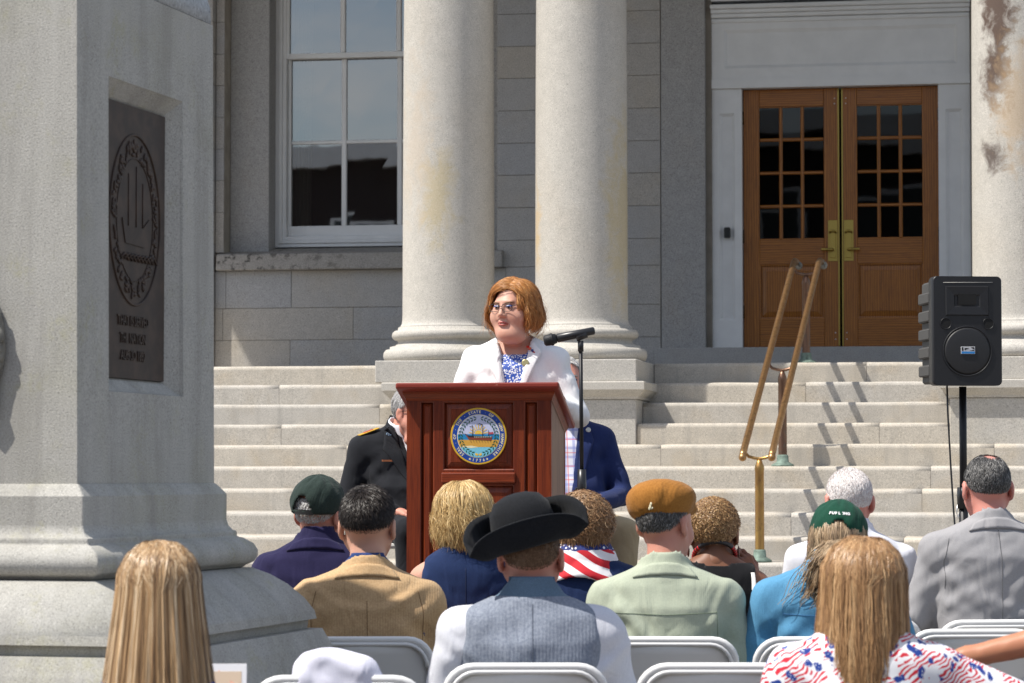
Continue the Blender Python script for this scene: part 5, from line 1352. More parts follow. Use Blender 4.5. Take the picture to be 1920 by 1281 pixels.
# ================================================================== SEATED GUESTS ON THE LANDING
BLACKU = fabric('black_uniform_cloth', (.012, .013, .017), (.009, .010, .013), 600, .2, mottled=.05); WSH = fabric('white_shirt_cloth', (.72, .73, .78), (.68, .69, .75), 500, .15, mottled=.04)
GREYH = hairmat('grey_white_hair', (.30, .29, .28), (.55, .54, .53), (.78, .78, .78)); GOLD = plain('gold_braid', (.70, .42, .05), .4, .3); REDC = plain('red_enamel', (.55, .03, .02), .5)
M_ = person('person in black dress uniform seated beside the lectern', (-.500, 13.62, .548), math.pi+R(20), 1.158, SK_PINK,
    dict(mat=BLACKU, name='jacket', V=(.74, .044, .0), neck=(.074, .074), nz=.05, collar=.035, amp=.005), sh=.222, g=1.2, belly=.05, chubby=.008, legs=BLACKU, hd=(R(28), -R(6), 0), h=.008, seed=5, hy=.085, hx=-.022, nd=.085,
    under=dict(mat=WSH, collar=.045), arms={'R': ((.285, .03, .64), (.12, .27, .585), V3(-.75, .5, -.05), V3(.1, .15, -1), .35), 'L': ((-.28, .05, .64), (-.10, .29, .60), V3(.75, .45, -.1), V3(0, .2, -1), .4)}, group='people on the landing')
on_head(hair_object([cap_piece(.006, .5, -.10), short_hair(5200, .026, 31, .0008, .8, hl=-.06, len_top=.03)], GREYH, M_['root']), M_); face_bits(M_, lip=plain('pale_lip', (.45, .17, .14), .5), brow=GREYH); glasses(M_, plain('black_glasses_frame', (.01, .01, .01), .3))
zc = M_['zc']
for s in (-1, 1):
    drape_patch(M_, [(s*.056, zc-.01), (s*.060, zc-.10), (s*.03, zc-.26)], [(s*.105, zc-.02), (s*.135, zc-.12), (s*.034, zc-.29)], BLACKU, 'lapel', off=.007, th=.005)
x_, y_, z_ = M_['J']['R'][0]
for s in (-1, 1):
    m = MB(); m.box(-.050, .050, -.024, .024, 0, .006, bev=.002); o = m.build('shoulder_board', GOLD, M_['root'])
    hp = M_['bvh'].ray_cast(Vector((s*(x_-.035), .006, 2)), Vector((0, 0, -1)))[0]; o.location = hp+Vector((0, 0, .004)); o.rotation_euler = (0, s*R(20), 0)
    m = MB(); m.box(-.022, .022, -.012, .012, .0062, .008); m.build('rank_bar', REDC, o)
v = ray(M_, .098, zc-.055); m = MB()
for k in range(3): m.box(-.013+k*.009, -.006+k*.009, -.001, .001, -.005, .006, bev=.001)
o = m.build('collar_insignia', plain('pale_blue_metal', (.35, .50, .65), .3, .5), M_['root']); o.location = v+Vector((0, .013, 0)); o.rotation_euler = (0, -R(25), 0)
v = ray(M_, .115, zc-.175); m = MB(); m.box(-.035, .035, -.002, .002, -.004, .004); o = m.build('ribbon_bar', plain('ribbon_orange', (.55, .2, .08), .7), M_['root']); o.location = v+Vector((0, .006, 0))
e_, w_ = M_['J']['R'][1], M_['J']['R'][2]; c = Vector(lerp3(e_, w_, .62)); m = MB()
m.tube([(math.cos(t)*.018*(1+.4*math.sin(3*t)), 0, math.sin(t)*.010) for t in np.linspace(0, 6.28, 20)], .0028, 6, cap=False); m.tube([(-.012, 0, 0), (0, 0, .006), (.012, 0, -.002)], .003, 6)
o = m.build('cuff_insignia', GOLD, M_['root']); o.location = c+Vector((.012, .046, .022)); o.rotation_euler = (-R(20), 0, R(-30))

NAVYB = fabric('navy_blazer_cloth', (.016, .028, .105), (.012, .022, .085), 600, .2, mottled=.05)
PLAID = NB('plaid_shirt_cloth'); _x = PLAID.sep(); _a = PLAID.math('PINGPONG', PLAID.math('MULTIPLY', _x[0], 1.0), .021); _b = PLAID.math('PINGPONG', PLAID.math('ADD', _x[2], 0.0), .021); _c = PLAID.math('PINGPONG', PLAID.math('ADD', _x[0], .012), .031); _d = PLAID.math('PINGPONG', PLAID.math('ADD', _x[2], .008), .031)
_k = PLAID.mix(PLAID.math('MULTIPLY', PLAID.math('LESS_THAN', _a, .006), .55), (.70, .70, .78), (.18, .22, .55)); _k = PLAID.mix(PLAID.math('MULTIPLY', PLAID.math('LESS_THAN', _b, .006), .5), _k, (.20, .24, .58))
_k = PLAID.mix(PLAID.math('MULTIPLY', PLAID.math('LESS_THAN', _c, .0028), .65), _k, (.62, .12, .12)); _k = PLAID.mix(PLAID.math('MULTIPLY', PLAID.math('LESS_THAN', _d, .0028), .6), _k, (.62, .14, .14)); PLAID = PLAID.set(_k, .85)
N_ = person('person in navy blazer and plaid shirt seated behind the microphone stand', (.235, 13.62, .548), math.pi+R(4), 1.300, SK_PINK,
    dict(mat=NAVYB, name='blazer', V=(.28, .105, .03), neck=(.074, .074), nz=.05, collar=.030, amp=.0045), sh=.195, g=1.12, belly=.04, legs=TR_KHAKI, hd=(R(4), 0, 0), h=.008, seed=8, hy=.04, nd=-.01, knee=.245,
    under=dict(mat=PLAID, collar=.035), arms={'L': ((-.272, .05, .665), (-.105, .36, .615), V3(.5, .6, -.35), V3(.2, .1, -1), .5), 'R': ((.27, .05, .66), (.11, .33, .61), V3(-.6, .6, -.2), V3(0, .1, -1), .4)}, group='people on the landing')
on_head(hair_object([cap_piece(.005, .4, -.12), short_hair(3600, .02, 33, .0008, .7, hl=-.1)], GREYH, N_['root']), N_); face_bits(N_, lip=bpy.data.materials['pale_lip'], brow=GREYH)
# plaid shirt front closes the V below the chest, lapels over it
zc = N_['zc']
for s in (-1, 1):
    drape_patch(N_, [(s*.084+.014, zc-.02), (s*.088+.016, zc-.12), (s*.074+.02, zc-.33)], [(s*.122+.01, zc-.03), (s*.146+.01, zc-.13), (s*.082+.02, zc-.36)], NAVYB, 'lapel', off=.007, th=.005)
v = ray(N_, -.112, zc-.08); m = MB(); m.lathe([(.012, 0), (.012, .003), (.009, .004)], 0, 0, 20); o = m.build('lapel_pin', plain('silver_pin', (.55, .53, .48), .35, .6), N_['root']); o.location = v+Vector((0, .011, 0)); o.rotation_euler = (-R(82), 0, 0)
bd = short_hair(420, .022, 77, .0012, .6); V_, Q_, T_ = bd
r2 = np.random.default_rng(9); n = 380; a = r2.uniform(-1, 1, n); b = r2.uniform(0, 1, n); p0 = np.stack([a*.030, .090-.02*a*a-.012*b, -.072-.035*b], 1); t = np.linspace(0, 1, 4)[None, :, None]
on_head(hair_object([strand_mesh(p0[:, None]+t*np.array([0, .012, -.022])+r2.normal(0, .002, (n, 1, 3)), .0013, r2.beta(3, 2, n))], GREYH, N_['root'], 'beard'), N_)
for nm, x, y, yw, lab in (('a', -.500, 13.60, math.pi+R(20), 'white folding chair on the landing under the person in black uniform'), ('b', .235, 13.60, math.pi+R(4), 'white folding chair on the landing under the person in navy blazer')):
    c = chair(x, y, yw, lab, .548); c['group'] = 'folding chairs on the landing'

# ================================================================== THE AUDIENCE
def seat(x, y, yaw, lab): return chair(x, y-.055, yaw, lab)
# --- person in dark green cap
NAVYJ = fabric('dark_navy_jacket', (.020, .017, .062), (.015, .013, .048), 600, .15, mottled=.05); CAPG = fabric('dark_green_cap_cloth', (.026, .042, .036), (.018, .030, .026), 400, .3); CAPB = plain('black_strap', (.008, .008, .008), .6)
p = person('person in dark green cap and navy jacket beside the monument', (-.71, 10.77, 0), -R(3), 1.275, SK_PINK, dict(mat=NAVYJ, amp=.003, collar=.03, neck=(.074, .074)), sh=.192, g=1.1, hd=(-R(26), -R(4), R(4)), legs=TR_NAVY, seed=11, nd=.052)
on_head(hair_object([short_hair(5200, .014, 41, .0008, .7, thmin=1.25, off=.001)], GREYH, p['root']), p); ball_cap(p, CAPG, CAPB, True, R(6)); back_collar(p, NAVYJ)
seat(-.71, 10.77, -R(3), 'white folding chair under the person in dark green cap')
# --- person in tan jacket
TAN = fabric('camel_wool_cloth', (.56, .385, .215), (.46, .30, .16), 320, .5, mottled=.18); BLSH = fabric('blue_shirt_cloth', (.025, .06, .20)); SEAM_T = plain('tan_seam', (.20, .115, .05), .9)
BLK_H = hairmat('black_hair', (.008, .006, .005), (.022, .015, .012), (.050, .038, .032), .45)
p = person('person in tan wool jacket with short black hair', (-.470, 9.57, 0), R(2), 1.253, SK_FAIR, dict(mat=TAN, amp=.0045, collar=.020, neck=(.078, .078)), sh=.200, g=1.12, hd=(-R(8), -R(3), 0), under=dict(mat=BLSH, collar=.030, o=-.006), seed=12, nd=.015, h=.008)
def fade(th, ph, r): return r.beta(1.6, 1.8, len(th))
on_head(hair_object([cap_piece(.003, .1, -.42), short_hair(8000, .022, 42, .0008, .62, hl=-.30, len_top=.034, tint=fade, comb=(.25, .5, -1.6)), short_hair(2600, .0045, 43, .0007, .5, hl=-.06, thmin=1.35, tint=fade, off=.0005)], BLK_H, p['root']), p)
back_collar(p, TAN)
drape_line(p, [(.0, .90), (.002, .80), (.0, .62), (.0, .50)], SEAM_T, 'back_seam', r=.0011, n=30)
for s in (-1, 1): drape_line(p, [(s*.165, .93), (s*.182, .86), (s*.178, .76)], SEAM_T, 'armhole_seam', r=.0011)
seat(-.48, 9.57, R(2), 'white folding chair under the person in tan wool jacket')
# --- blonde bob, navy sleeveless dress
NAVYD = fabric('navy_dress_cloth', (.014, .030, .095), (.011, .024, .075), 500, .2, mottled=.08); BLOND = hairmat('short_blonde_hair', (.34, .20, .075), (.66, .46, .20), (.86, .70, .40), .4)
p = person('person with short blonde hair in navy sleeveless dress', (-.172, 10.67, 0), R(3), 1.262, SK_FAIR, dict(mat=NAVYD, name='dress', amp=.0025, sleeve='none', armhole=.020, neck=(.080, .074), nz=.045), sh=.172, g=1.02, legs=NAVYD, female=True, hd=(-R(6), 0, -R(4)), seed=13, nd=.038)
on_head(hair_object([cap_piece(.012, .35), flow_hair(6500, 51, -.078, K=12, off=(.010, .028), rad=.0010, flare=1.0, curl_in=.55, wave=.008, face=30, zvar=.026, clump=9, th_cut=97, part=.3), flow_hair(2400, 52, -.03, K=12, off=(.016, .034), rad=.0009, flare=1.12, wave=.010, face=40, zvar=.03, clump=7, th_cut=85), flow_hair(1500, 53, -.115, off=(.010, .018), rad=.0016, flare=.95, curl_in=.4, wave=.006, face=100, zvar=.015)], BLOND, p['root']), p)
drape_line(p, [(.0, .97), (.0, .80), (.0, .62)], plain('navy_seam', (.008, .016, .05), .9), 'zip_seam', r=.001)
seat(-.172, 10.67, R(3), 'white folding chair with a red cloth over its back')
RED = fabric('red_cloth', (.50, .008, .014), (.42, .006, .010), 500, .2, mottled=.05)
V, Q = mesh_field(lambda P: np.abs(np.maximum(np.maximum(np.abs(P[0])-.225, np.abs(P[2]-.655)-.148), np.abs(P[1])-.022))*1.0-.005+wob(P, .0018, 22, 3), (-.25, -.06, .48), (.25, .06, .83), .008)
o = np_obj('red_cloth', V, Q, RED); o.location = (-.165, 10.485, 0); o.rotation_euler = (0, 0, R(3)); tag(o, 'red cloth hung over the chair back behind the navy dress', 'cloth')
# --- curly brown hair, flag scarf
p = person('person with curly brown hair and stars and stripes scarf', (.258, 10.77, 0), R(2), 1.215, SK_FAIR, dict(mat=NAVYD, name='top', amp=.003, neck=(.08, .075)), sh=.182, g=1.08, female=True, legs=TR_NAVY, hd=(R(2), 0, R(2)), seed=14, nd=.06)
BRN_H = hairmat('curly_brown_hair', (.12, .06, .026), (.29, .16, .075), (.54, .36, .20))
on_head(hair_object([cap_piece(.018, .25), curly_hair(4600, .034, 54, .0013, .010, 1.3, off=.012), flow_hair(900, 55, -.070, off=(.016, .026), rad=.0018, flare=.9, curl_in=.6, wave=.008, face=60, zvar=.02)], BRN_H, p['root']), p)
FLAG = NB('flag_scarf_cloth'); _w = FLAG.wave(6.2, 2.2, 1, .8, co=FLAG.mapping((1, 1, 1), rot=(0, R(62), R(10))), dirn='X'); _c = FLAG.ramp(_w, [(.48, (.55, .012, .025)), (.54, (.80, .78, .80))]); _z = FLAG.sep()
_s = FLAG.mix(FLAG.ramp(FLAG.voro(55), [(.22, 1), (.30, 0)]), (.015, .03, .16), (.8, .8, .85)); _m = FLAG.math('GREATER_THAN', FLAG.math('ADD', _z[2], FLAG.math('MULTIPLY', FLAG.noise(9, 2), .05)), p['zs']+.125); FLAG = FLAG.set(FLAG.mix(_m, _c, _s), .8)
zs = p['zs']
def f_scarf(P):
    X, Y, Z = P; rx, ry = .098, .088; q = np.sqrt((X/rx)**2+((Y-.01)/ry)**2); a = np.arctan2(X, Y)
    zc_ = zs+.088-.10*np.clip((q-1), -.5, 1.2)-.03*np.maximum(0, Y)*4+.012*np.cos(a*2)
    F = np.sqrt(((q-1.05)*.085)**2+((Z-zc_)*.75)**2)-.034+wob(P, .006, 34, 8)
    return np.minimum(F, np.sqrt(((q-1.45)*.085/1.3)**2+((Z-zc_+.02))**2)-.020+wob(P, .005, 30, 5))
V, Q = mesh_field(f_scarf, (-.21, -.20, zs-.07), (.21, .20, zs+.18), .007); np_obj('scarf', V, Q, FLAG, p['root'])
seat(.258, 10.77, R(2), 'white folding chair under the person in the flag scarf')
# --- tan flat cap, sage green shirt
SAGE = fabric('sage_green_shirt_cloth', (.42, .46, .36), (.37, .41, .32), 420, .3, mottled=.10); OCH = fabric('ochre_cap_wool', (.36, .155, .030), (.29, .12, .022), 300, .5, mottled=.12); DKG = hairmat('dark_grey_hair', (.03, .028, .026), (.11, .105, .10), (.40, .39, .38)); SEAM_S = plain('sage_seam', (.17, .21, .15), .9)
p = person('person in ochre flat cap and sage green shirt', (.497, 9.57, 0), -R(2), 1.262, SK_PINK, dict(mat=SAGE, name='shirt', amp=.005, collar=.030, neck=(.076, .076), freq=17), sh=.205, g=1.13, hd=(-R(34), -R(3), 0), seed=15, nd=.01, legs=TR_KHAKI, h=.008)
on_head(hair_object([cap_piece(.002, .25, -.05), short_hair(6500, .013, 44, .0007, .75, hl=-.02, thmin=1.1, off=.001)], DKG, p['root']), p)
def f_flat(P):
    X, Y, Z = P; t = Z-.30*(Y-.02)*-1*0; tilt = Z-.055+.10*Y
    F = ell(P, (0, -.004, .086), (.106, .128, .064)); F = smin(F, ell(P, (0, -.022, .052), (.092, .105, .055)), .03); F = smin(F, ell(P, (0, .112, .060), (.050, .050, .014)), .025)
    F = np.maximum(F, -(Z-.018-.18*np.maximum(Y, -.05)))
    return F+wob(P, .0022, 26, 21)
V, Q = mesh_field(f_flat, (-.13, -.16, -.02), (.13, .19, .16), .0065); o = np_obj('flat_cap', V, Q, OCH, p['root']); o.matrix_local = p['M'] @ Matrix.Rotation(-R(3), 4, 'X') @ Matrix.Rotation(-R(9), 4, 'Y')
bv = BVHTree.FromPolygons([Vector(v) for v in V], Q.tolist()); m = MB()
for cx_, cz_, rx_, rz_ in ((0, 0, .008, .004), (-.001, .006, .004, .008), (.003, .013, .004, .005), (-.006, .0, .003, .006)):
    h_ = bv.ray_cast(Vector((.032+cx_, -.5, .042+cz_)), Vector((0, 1, 0)))[0] or Vector((.03+cx_, -.12, .04+cz_)); m.sphere((h_.x, h_.y-.001, h_.z), (rx_, .0015, rz_), 10, 6)
m.build('emblem', plain('cream_embroidery', (.70, .65, .45), .8), o)
back_collar(p, SAGE); zs = p['zs']; drape_line(p, [(-.175, zs-.065), (0, zs-.072), (.175, zs-.065)], SEAM_S, 'yoke_seam', r=.0012, n=36); drape_line(p, [(.165, zs-.06), (.170, zs-.16), (.160, zs-.27)], SEAM_S, 'vent_seam', r=.0011)
seat(.500, 9.57, -R(2), 'white folding chair under the person in the ochre flat cap')
# --- short golden curls, black sleeveless top
BLK_T = fabric('black_knit', (.010, .010, .012)); GOLDC = hairmat('golden_curls', (.11, .05, .018), (.30, .165, .065), (.55, .36, .17))
p = person('person with short golden curls and red and black necklace', (.742, 10.77, 0), R(2), 1.208, SK_DARK, dict(mat=BLK_T, name='top', amp=.0015, sleeve='none', armhole=.03, neck=(.135, .105), nz=-.050), sh=.175, g=1.04, female=True, hd=(-R(12), -R(4), 0), seed=16, nd=.065,
    arms={'R': ((.275, .10, .70), (.155, .060, .925), V3(-.45, .10, .75), V3(-.5, .6, .2), .75)})
on_head(hair_object([cap_piece(.008, .2), curly_hair(5200, .017, 56, .0014, .0042, 1.5, off=.006)], GOLDC, p['root']), p)
zs = p['zs']; m = MB()
for k in range(40):
    a = 2*math.pi*k/40
    if math.cos(a) > -.2 or abs(math.sin(a)) > .72: m.sphere((.076*math.sin(a), .004+.072*math.cos(a), zs+.082-.05*math.cos(a)), .0085, 8, 6)
m.build('red_beads', plain('red_bead', (.55, .02, .02), .3), p['root'])
m = MB(); m.tube([(.075*math.sin(a), .004+.071*math.cos(a), zs+.083-.05*math.cos(a)) for a in np.linspace(0, 2*math.pi, 40)], .0085, 8, cap=False); m.build('necklace', plain('black_cord', (.012, .012, .014), .5), p['root'])
m = MB(); m.tube([(.128, -.085, zs+.02), (.135, -.105, zs-.05), (.14, -.115, zs-.16)], .010, 8); m.build('white_strap', plain('white_strap', (.72, .70, .68), .7), p['root'])
for s in (-1, 1):
    m = MB(); m.sphere((s*.090, -.004, -.058), (.005, .009, .020), 10, 8); m.tube([(s*.086, -.006, -.024), (s*.089, -.004, -.042)], .0014, 6); on_head(m.build('earring', plain('dark_earring', (.10, .035, .02), .35), p['root']), p)
seat(.742, 10.77, R(2), 'white folding chair under the person with golden curls')
# --- green cap with ponytail, light blue shirt
SKYB = fabric('light_blue_shirt_cloth', (.10, .29, .48), (.085, .25, .42), 420, .25, mottled=.08); CAP2 = fabric('bottle_green_cap_cloth', (.008, .060, .036), (.006, .048, .028), 400, .25); SANDY = hairmat('greying_sandy_hair', (.14, .10, .075), (.42, .29, .17), (.70, .56, .38))
p = person('person in bottle green cap with ponytail and light blue shirt', (1.035, 9.57, 0), R(4), 1.192, SK_FAIR, dict(mat=SKYB, name='shirt', amp=.0055, neck=(.078, .076), collar=.02, freq=16), sh=.205, g=1.15, female=True, hd=(-R(10), R(6), R(3)), seed=17, nd=.085, legs=TR_GREY, hx=.03)
r2 = np.random.default_rng(3); n = 900; K = 14; t = np.linspace(0, 1, K); a = r2.normal(0, 1, n); b = r2.normal(0, 1, n); f = np.linspace(0, 1, K)[None]
px_ = (.012*a)[:, None]*(1-.2*f)+(-.028*f+.034*a[:, None]*f*1.1); py_ = -.118-.050*np.sin(f*2.2)+.010*b[:, None]*f+.012*b[:, None]; pz_ = .040+.012*b[:, None]-.19*f**1.25+.010*np.sin(9*f+a[:, None])
tail = strand_mesh(np.stack([px_+.006*np.sin(11*f+b[:, None]*3), py_, pz_+0*px_], 2), .0017, np.clip(r2.beta(2.4, 1.8, n), 0, 1))
on_head(hair_object([cap_piece(.003, .25), flow_hair(1500, 57, -.105, off=(.006, .016), rad=.0016, flare=1.05, wave=.008, face=70, zvar=.03, th_cut=100), tail], SANDY, p['root']), p)
o = ball_cap(p, CAP2, CAP2, True, -R(10)); me = None
for k, ch in enumerate('FURLONG'):
    a = -.36+.72*k/6; me = text_mesh(ch, .0125, plain('white_stitching', (.75, .75, .75), .8) if 'white_stitching' not in bpy.data.materials else bpy.data.materials['white_stitching'], 'lettering', extrude=.001, bold=.0008)
    q = HC+V3(0, 0, .012)+V3(math.sin(a)*math.sin(R(58)), -math.cos(a)*math.sin(R(58)), math.cos(R(58)))*(HR+.0185); l = link(bpy.data.objects.new('lettering', me), o); l.location = q; l.rotation_euler = (R(62), 0, a)
back_collar(p, SKYB); zs = p['zs']; drape_line(p, [(-.17, zs-.075), (0, zs-.085), (.17, zs-.075)], plain('blue_seam', (.03, .12, .26), .9), 'yoke_seam', r=.0012, n=36)
seat(.985, 9.57, R(4), 'white folding chair under the person in light blue shirt')
# --- white haired person, white shirt
WHT_H = hairmat('white_hair', (.52, .44, .42), (.72, .68, .66), (.86, .85, .84)); SK_RED = skin('sunburnt_skin', (.58, .25, .20))
p = person('person with cropped white hair in white shirt', (1.240, 10.77, 0), R(6), 1.325, SK_RED, dict(mat=WSH, name='shirt', amp=.004, collar=.034, neck=(.075, .075)), sh=.195, g=1.08, hd=(R(4), -R(4), 0), seed=18, nd=.035, legs=TR_GREY)
on_head(hair_object([short_hair(11000, .013, 45, .0008, .8, hl=-.10, len_top=.016, off=.0008)], WHT_H, p['root']), p)
seat(1.240, 10.77, R(6), 'white folding chair under the person with cropped white hair')
# --- grey suit
GSUIT = fabric('grey_suit_cloth', (.33, .325, .335), (.29, .285, .295), 600, .2, mottled=.05); SALT = hairmat('dark_greying_hair', (.012, .012, .012), (.07, .068, .066), (.36, .35, .34)); SEAM_G = plain('grey_seam', (.12, .12, .125), .9)
p = person('person in light grey suit jacket with thinning dark hair', (1.735, 10.67, 0), R(8), 1.372, SK_RED, dict(mat=GSUIT, amp=.0045, collar=.024, neck=(.076, .076)), sh=.215, g=1.15, hd=(-R(4), -R(8), 0), seed=19, nd=.030, legs=TR_GREY, h=.0085)
on_head(hair_object([short_hair(11000, .014, 46, .0008, .82, hl=-.06, len_top=.017, off=.0008, bald=(.08, -.30, .38))], SALT, p['root']), p)
back_collar(p, GSUIT)
drape_line(p, [(.0, p['zs']+.05), (.003, p['zs']-.15), (.0, .55)], SEAM_G, 'back_seam', r=.0011, n=30)
for s in (-1, 1): drape_line(p, [(s*.178, p['zs']+.02), (s*.196, p['zs']-.06), (s*.190, p['zs']-.17)], SEAM_G, 'armhole_seam', r=.0011)
seat(1.715, 10.67, R(8), 'white folding chair under the person in grey suit jacket')
chair(1.53, 9.98, R(5), 'empty white folding chair behind the person in grey suit jacket')
# --- tricorn hat and waistcoat
VEST = fabric('blue_grey_tweed', (.27, .30, .36), (.18, .205, .26), 260, .5, mottled=.2); SLV = fabric('loose_white_linen', (.66, .67, .72), (.60, .61, .67), 420, .2, mottled=.06); COLB = fabric('slate_blue_collar', (.13, .20, .28)); FELT = fabric('black_felt', (.010, .011, .014), (.007, .008, .010), 300, .3, sheen=.05, mottled=.02, crumple=.1)
BRN_S = hairmat('short_brown_hair', (.07, .035, .018), (.17, .095, .05), (.30, .19, .11))
p = person('person in black tricorn hat and blue grey waistcoat', (.055, 8.27, 0), R(1), 1.190, SK_PINK, dict(mat=SLV, name='shirt', amp=.008, freq=13, puff=.014, neck=(.075, .075), off=.003, nz=.06), sh=.200, g=1.12, hd=(-R(6), R(2), 0), seed=20, nd=.040, h=.008, legs=TR_DARK,
    more=(dict(mat=VEST, name='waistcoat', outer=True, amp=.005, sleeve='none', armhole=.014, off=.016, neck=(.108, .100), nz=.030), dict(mat=COLB, name='collar', amp=.0, sleeve='none', armhole=.085, off=.009, neck=(.074, .074), nz=.07, collar=.030, hem=.93)))
on_head(hair_object([cap_piece(.002, .3, -.12), short_hair(6000, .008, 47, .0007, .7, hl=-.03, thmin=1.2, off=.0006)], BRN_S, p['root']), p)
n = 96; rows = []; phs = np.linspace(0, 2*np.pi, n, endpoint=False)
crown = [(.012, .098, 1.0), (.066, .095, 1.0), (.110, .088, 1.0), (.138, .068, 1.0), (.150, .034, 1.0), (.153, .004, 1.0)]
for z, r_, e in reversed(crown): rows.append(np.stack([r_*.93*np.sin(phs), -.012+r_*1.10*np.cos(phs), np.full(n, z+.022)], 1))
for f in np.linspace(0, 1, 9)[1:]:
    u = (phs % (2*np.pi/3))/(2*np.pi/3); flap = np.sin(np.pi*u)**.55             # corners at 0, 120, 240 degrees (0 = front)
    up = R(10)+flap*np.where(np.abs(phs-np.pi) < 1.05, R(52), R(76)); Lb = np.where(np.abs(phs-np.pi) < 1.05, .088, .108)+.018*(1-flap); curv = f
    ang = up*np.minimum(1, .35+.75*f)
    rr_ = .098+Lb*f*np.cos(ang); zz = .030+Lb*f*np.sin(ang)*1.02-.012*np.sin(np.pi*f)
    rows.append(np.stack([rr_*.95*np.sin(phs), -.012+rr_*1.05*np.cos(phs), zz], 1))
V = np.concatenate(rows); Q = [[j*n+i, j*n+(i+1) % n, (j+1)*n+(i+1) % n, (j+1)*n+i] for j in range(len(rows)-1) for i in range(n)]
o = np_obj('tricorn_hat', V, Q, FELT, p['root']); s_ = o.modifiers.new('th', 'SOLIDIFY'); s_.thickness = .004; s_.offset = 0; o.matrix_local = p['M'] @ Matrix.Translation((0, .0, .012)) @ Matrix.Rotation(-R(15), 4, 'Y') @ Matrix.Rotation(R(2), 4, 'X') @ Matrix.Rotation(R(8), 4, 'Z')
zs = p['zs']; drape_line(p, [(.0, zs+.06), (.0, zs-.12), (.0, zs-.32)], plain('tweed_seam', (.10, .12, .16), .9), 'back_seam', r=.0012, n=30)
seat(.035, 8.25, R(1), 'white folding chair under the person in the tricorn hat')
chair(.567, 8.20, 0, 'empty white folding chair next to the person in the tricorn hat')
# --- long straight streaked hair, by the monument
def streaks(ph, cl, lay, r): return np.clip(.52+.24*np.sin(ph*21.0+1.1+np.sin(ph*6))+.20*np.sin(ph*47.0)+r.normal(0, .09, len(ph)), 0, 1)
STRK = hairmat('streaked_blonde_hair', (.12, .065, .032), (.44, .27, .13), (.78, .62, .42), .38); ROYAL = fabric('royal_blue_top', (.02, .055, .36))
p = person('person with long straight streaked blonde hair beside the monument', (-.778, 6.47, 0), R(2), 1.150, SK_FAIR, dict(mat=ROYAL, name='top', amp=.003, neck=(.08, .075)), sh=.170, female=True, seed=21, nd=-.02, hd=(R(2), 0, 0), legs=TR_NAVY,
    arms={'R': ((.235, .08, .62), (.155, .26, .74), V3(-.2, .6, .6), V3(-.6, -.5, .1), .6)})
on_head(hair_object([cap_piece(.005, .12), flow_hair(13000, 61, -.44, K=11, off=(.005, .015), rad=.0011, flare=1.62, wave=.004, face=62, zvar=.03, tint=streaks, clump=70, wave_n=1.2, back_push=.03, part=.15), flow_hair(2400, 62, -.40, K=12, off=(.003, .008), rad=.002, flare=1.45, wave=.003, face=75, tint=lambda ph, cl, lay, r: r.beta(2, 5, len(ph)), back_push=.015)], STRK, p['root']), p)
seat(-.778, 6.47, R(2), 'white folding chair under the person with long streaked hair')
m = MB(); m.box(-.045, .045, -.0015, .0015, -.07, .07, bev=.0005); bk = m.build('booklet', plain('white_paper', (.78, .78, .80), .7)); bk.location = (-.655, 6.77, .800); bk.rotation_euler = (-R(14), 0, R(4)); tag(bk, 'white booklet with a cream panel held beside the long streaked hair', 'booklet')
m = MB(); m.box(-.036, .033, -.0022, -.0016, -.06, .052); m.build('printed_panel', plain('cream_print', (.66, .52, .38), .7), bk)
# --- long golden brown hair, flag print blouse
FP = NB('flag_print_blouse'); _wv = FP.n.new('ShaderNodeVectorMath'); _wv.operation = 'MULTIPLY_ADD'; FP.L(FP.noise(16, 2, col=True), _wv.inputs[0]); _wv.inputs[1].default_value = (.05, .05, .05); FP.L(FP.co, _wv.inputs[2]); FP.co = _wv.outputs[0]; _cell = FP.voro(34, out=1); _sp = FP.sep(FP.mapping((1, 1, 1), co=_cell)); _f1 = FP.voro(34, out=0)
_st = FP.wave(30, 1.2, 1, 1, co=FP.mapping((1, 1, 1), rot=(0, R(35), R(30))), dirn='Z'); _red = FP.ramp(_st, [(.50, (.76, .76, .79)), (.58, (.55, .03, .05))]); _stars = FP.mix(FP.ramp(FP.voro(150), [(.20, 1), (.32, 0)]), (.02, .05, .25), (.7, .72, .78))
_c = FP.mix(FP.math('GREATER_THAN', _sp[0], .52), (.77, .77, .80), _red); _c = FP.mix(FP.math('MULTIPLY', FP.math('GREATER_THAN', _sp[1], .52), FP.ramp(FP.math('ADD', _f1, FP.math('MULTIPLY', FP.noise(40, 2), .35)), [(.55, 1), (.60, 0)])), _c, _stars); FP = FP.set(_c, .8, spec=.2)
GBR = hairmat('golden_brown_hair', (.17, .085, .038), (.42, .24, .11), (.70, .48, .26), .4)
p = person('person with golden brown hair in flag print blouse', (.846, 7.07, 0), -R(2), 1.140, SK_TAN, dict(mat=FP, name='blouse', amp=.004, sleeve='short', puff=.014, neck=(.085, .08)), sh=.178, g=1.05, female=True, seed=22, nd=.058, hd=(-R(3), 0, R(2)), legs=TR_NAVY,
    arms={'R': ((.395, .03, .735), (.44, .26, .66), V3(.1, .9, 0), V3(0, 0, -1), .4)})
def gtint(ph, cl, lay, r): return np.clip(.5+.18*np.sin(ph*15.0+np.sin(ph*4))+.14*np.sin(ph*37.0+2)+r.normal(0, .09, len(ph)), 0, 1)
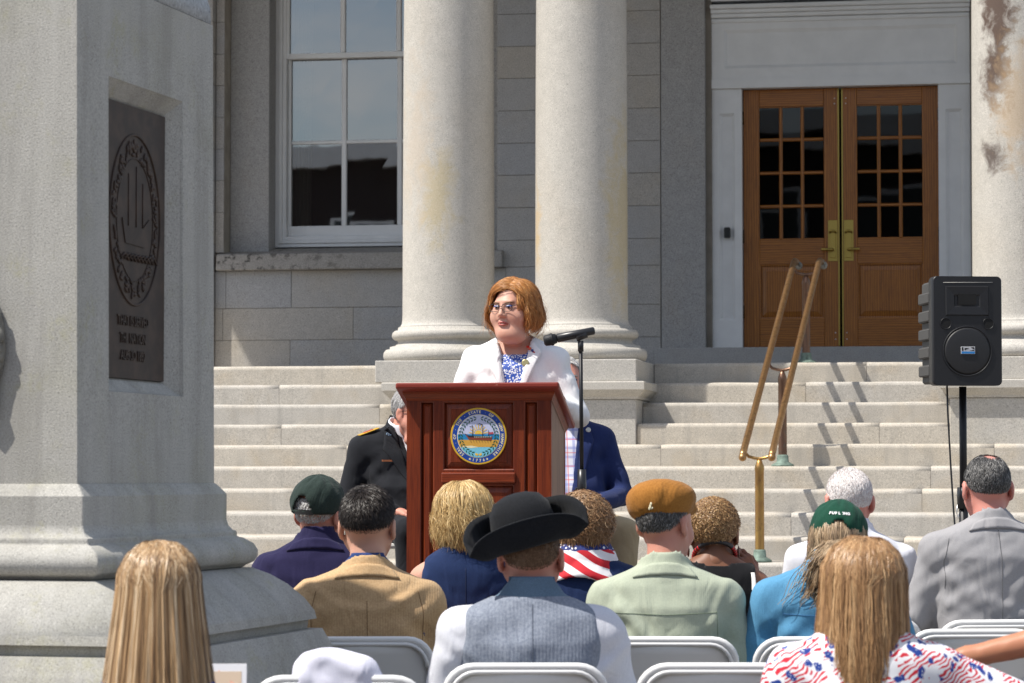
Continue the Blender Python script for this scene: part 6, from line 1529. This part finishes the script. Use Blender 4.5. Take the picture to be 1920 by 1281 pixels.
on_head(hair_object([cap_piece(.012, .3), flow_hair(13000, 63, -.265, K=11, off=(.010, .026), rad=.0011, flare=1.12, wave=.007, face=55, zvar=.035, tint=gtint, clump=60, back_push=.02, curl_in=.25, part=.2), flow_hair(2400, 64, -.22, K=12, off=(.006, .014), rad=.002, flare=1.05, wave=.004, face=75, tint=lambda ph, cl, lay, r: r.beta(2, 4, len(ph)))], GBR, p['root']), p)
seat(.846, 7.07, -R(2), 'white folding chair under the person in flag print blouse')
# --- bare tanned arm at the end of the row
p = person('person with bare tanned arm stretched out behind the flag print blouse', (1.53, 7.50, 0), 0, 1.20, SK_TAN, dict(mat=NAVYD, name='top', amp=.002, sleeve='none', neck=(.08, .075)), sh=.18, female=True, seed=23, nd=.06, legs=TR_DARK, arms={'L': ((-.375, .03, .835), (-.34, .25, .72), V3(.1, .8, -.3), V3(.2, 0, -1), .4)})
on_head(hair_object([cap_piece(.012, .3), flow_hair(1200, 65, -.08, off=(.012, .024), face=55)], BRN_S, p['root']), p)
seat(1.53, 7.50, 0, 'white folding chair under the person with the bare stretched arm')
# --- white garment on a chair back
LIN = fabric('white_lavender_cloth', (.70, .70, .80), (.66, .66, .77), 400, .15, mottled=.04)
def f_garm(P):
    X, Y, Z = P; wz = .105+.26*np.maximum(0, .86-Z); top_ = .852-.10*np.maximum(0, X+.05)-.9*np.maximum(0, np.abs(X+.01)-.085)**1.3*2
    F = smax(smax(np.abs(X)-np.minimum(wz, .19), np.abs(Y)-.062-.05*np.maximum(0, .84-Z), .06), Z-top_, .05); F = smax(F, .50-Z, .01)
    return F+wob(P, .006, 24, 31)+.004*np.sin(X*75+6*np.sin(Z*14))*np.clip((.84-Z)/.1, 0, 1)
V, Q = mesh_field(f_garm, (-.25, -.16, .47), (.25, .16, .90), .008); o = np_obj('white_garment', V, Q, LIN); o.location = (-.445, 7.60, 0); tag(o, 'white cloth garment draped over a chair back beside the monument', 'garment')
chair(-.445, 7.70, 0, 'white folding chair under the draped white garment')
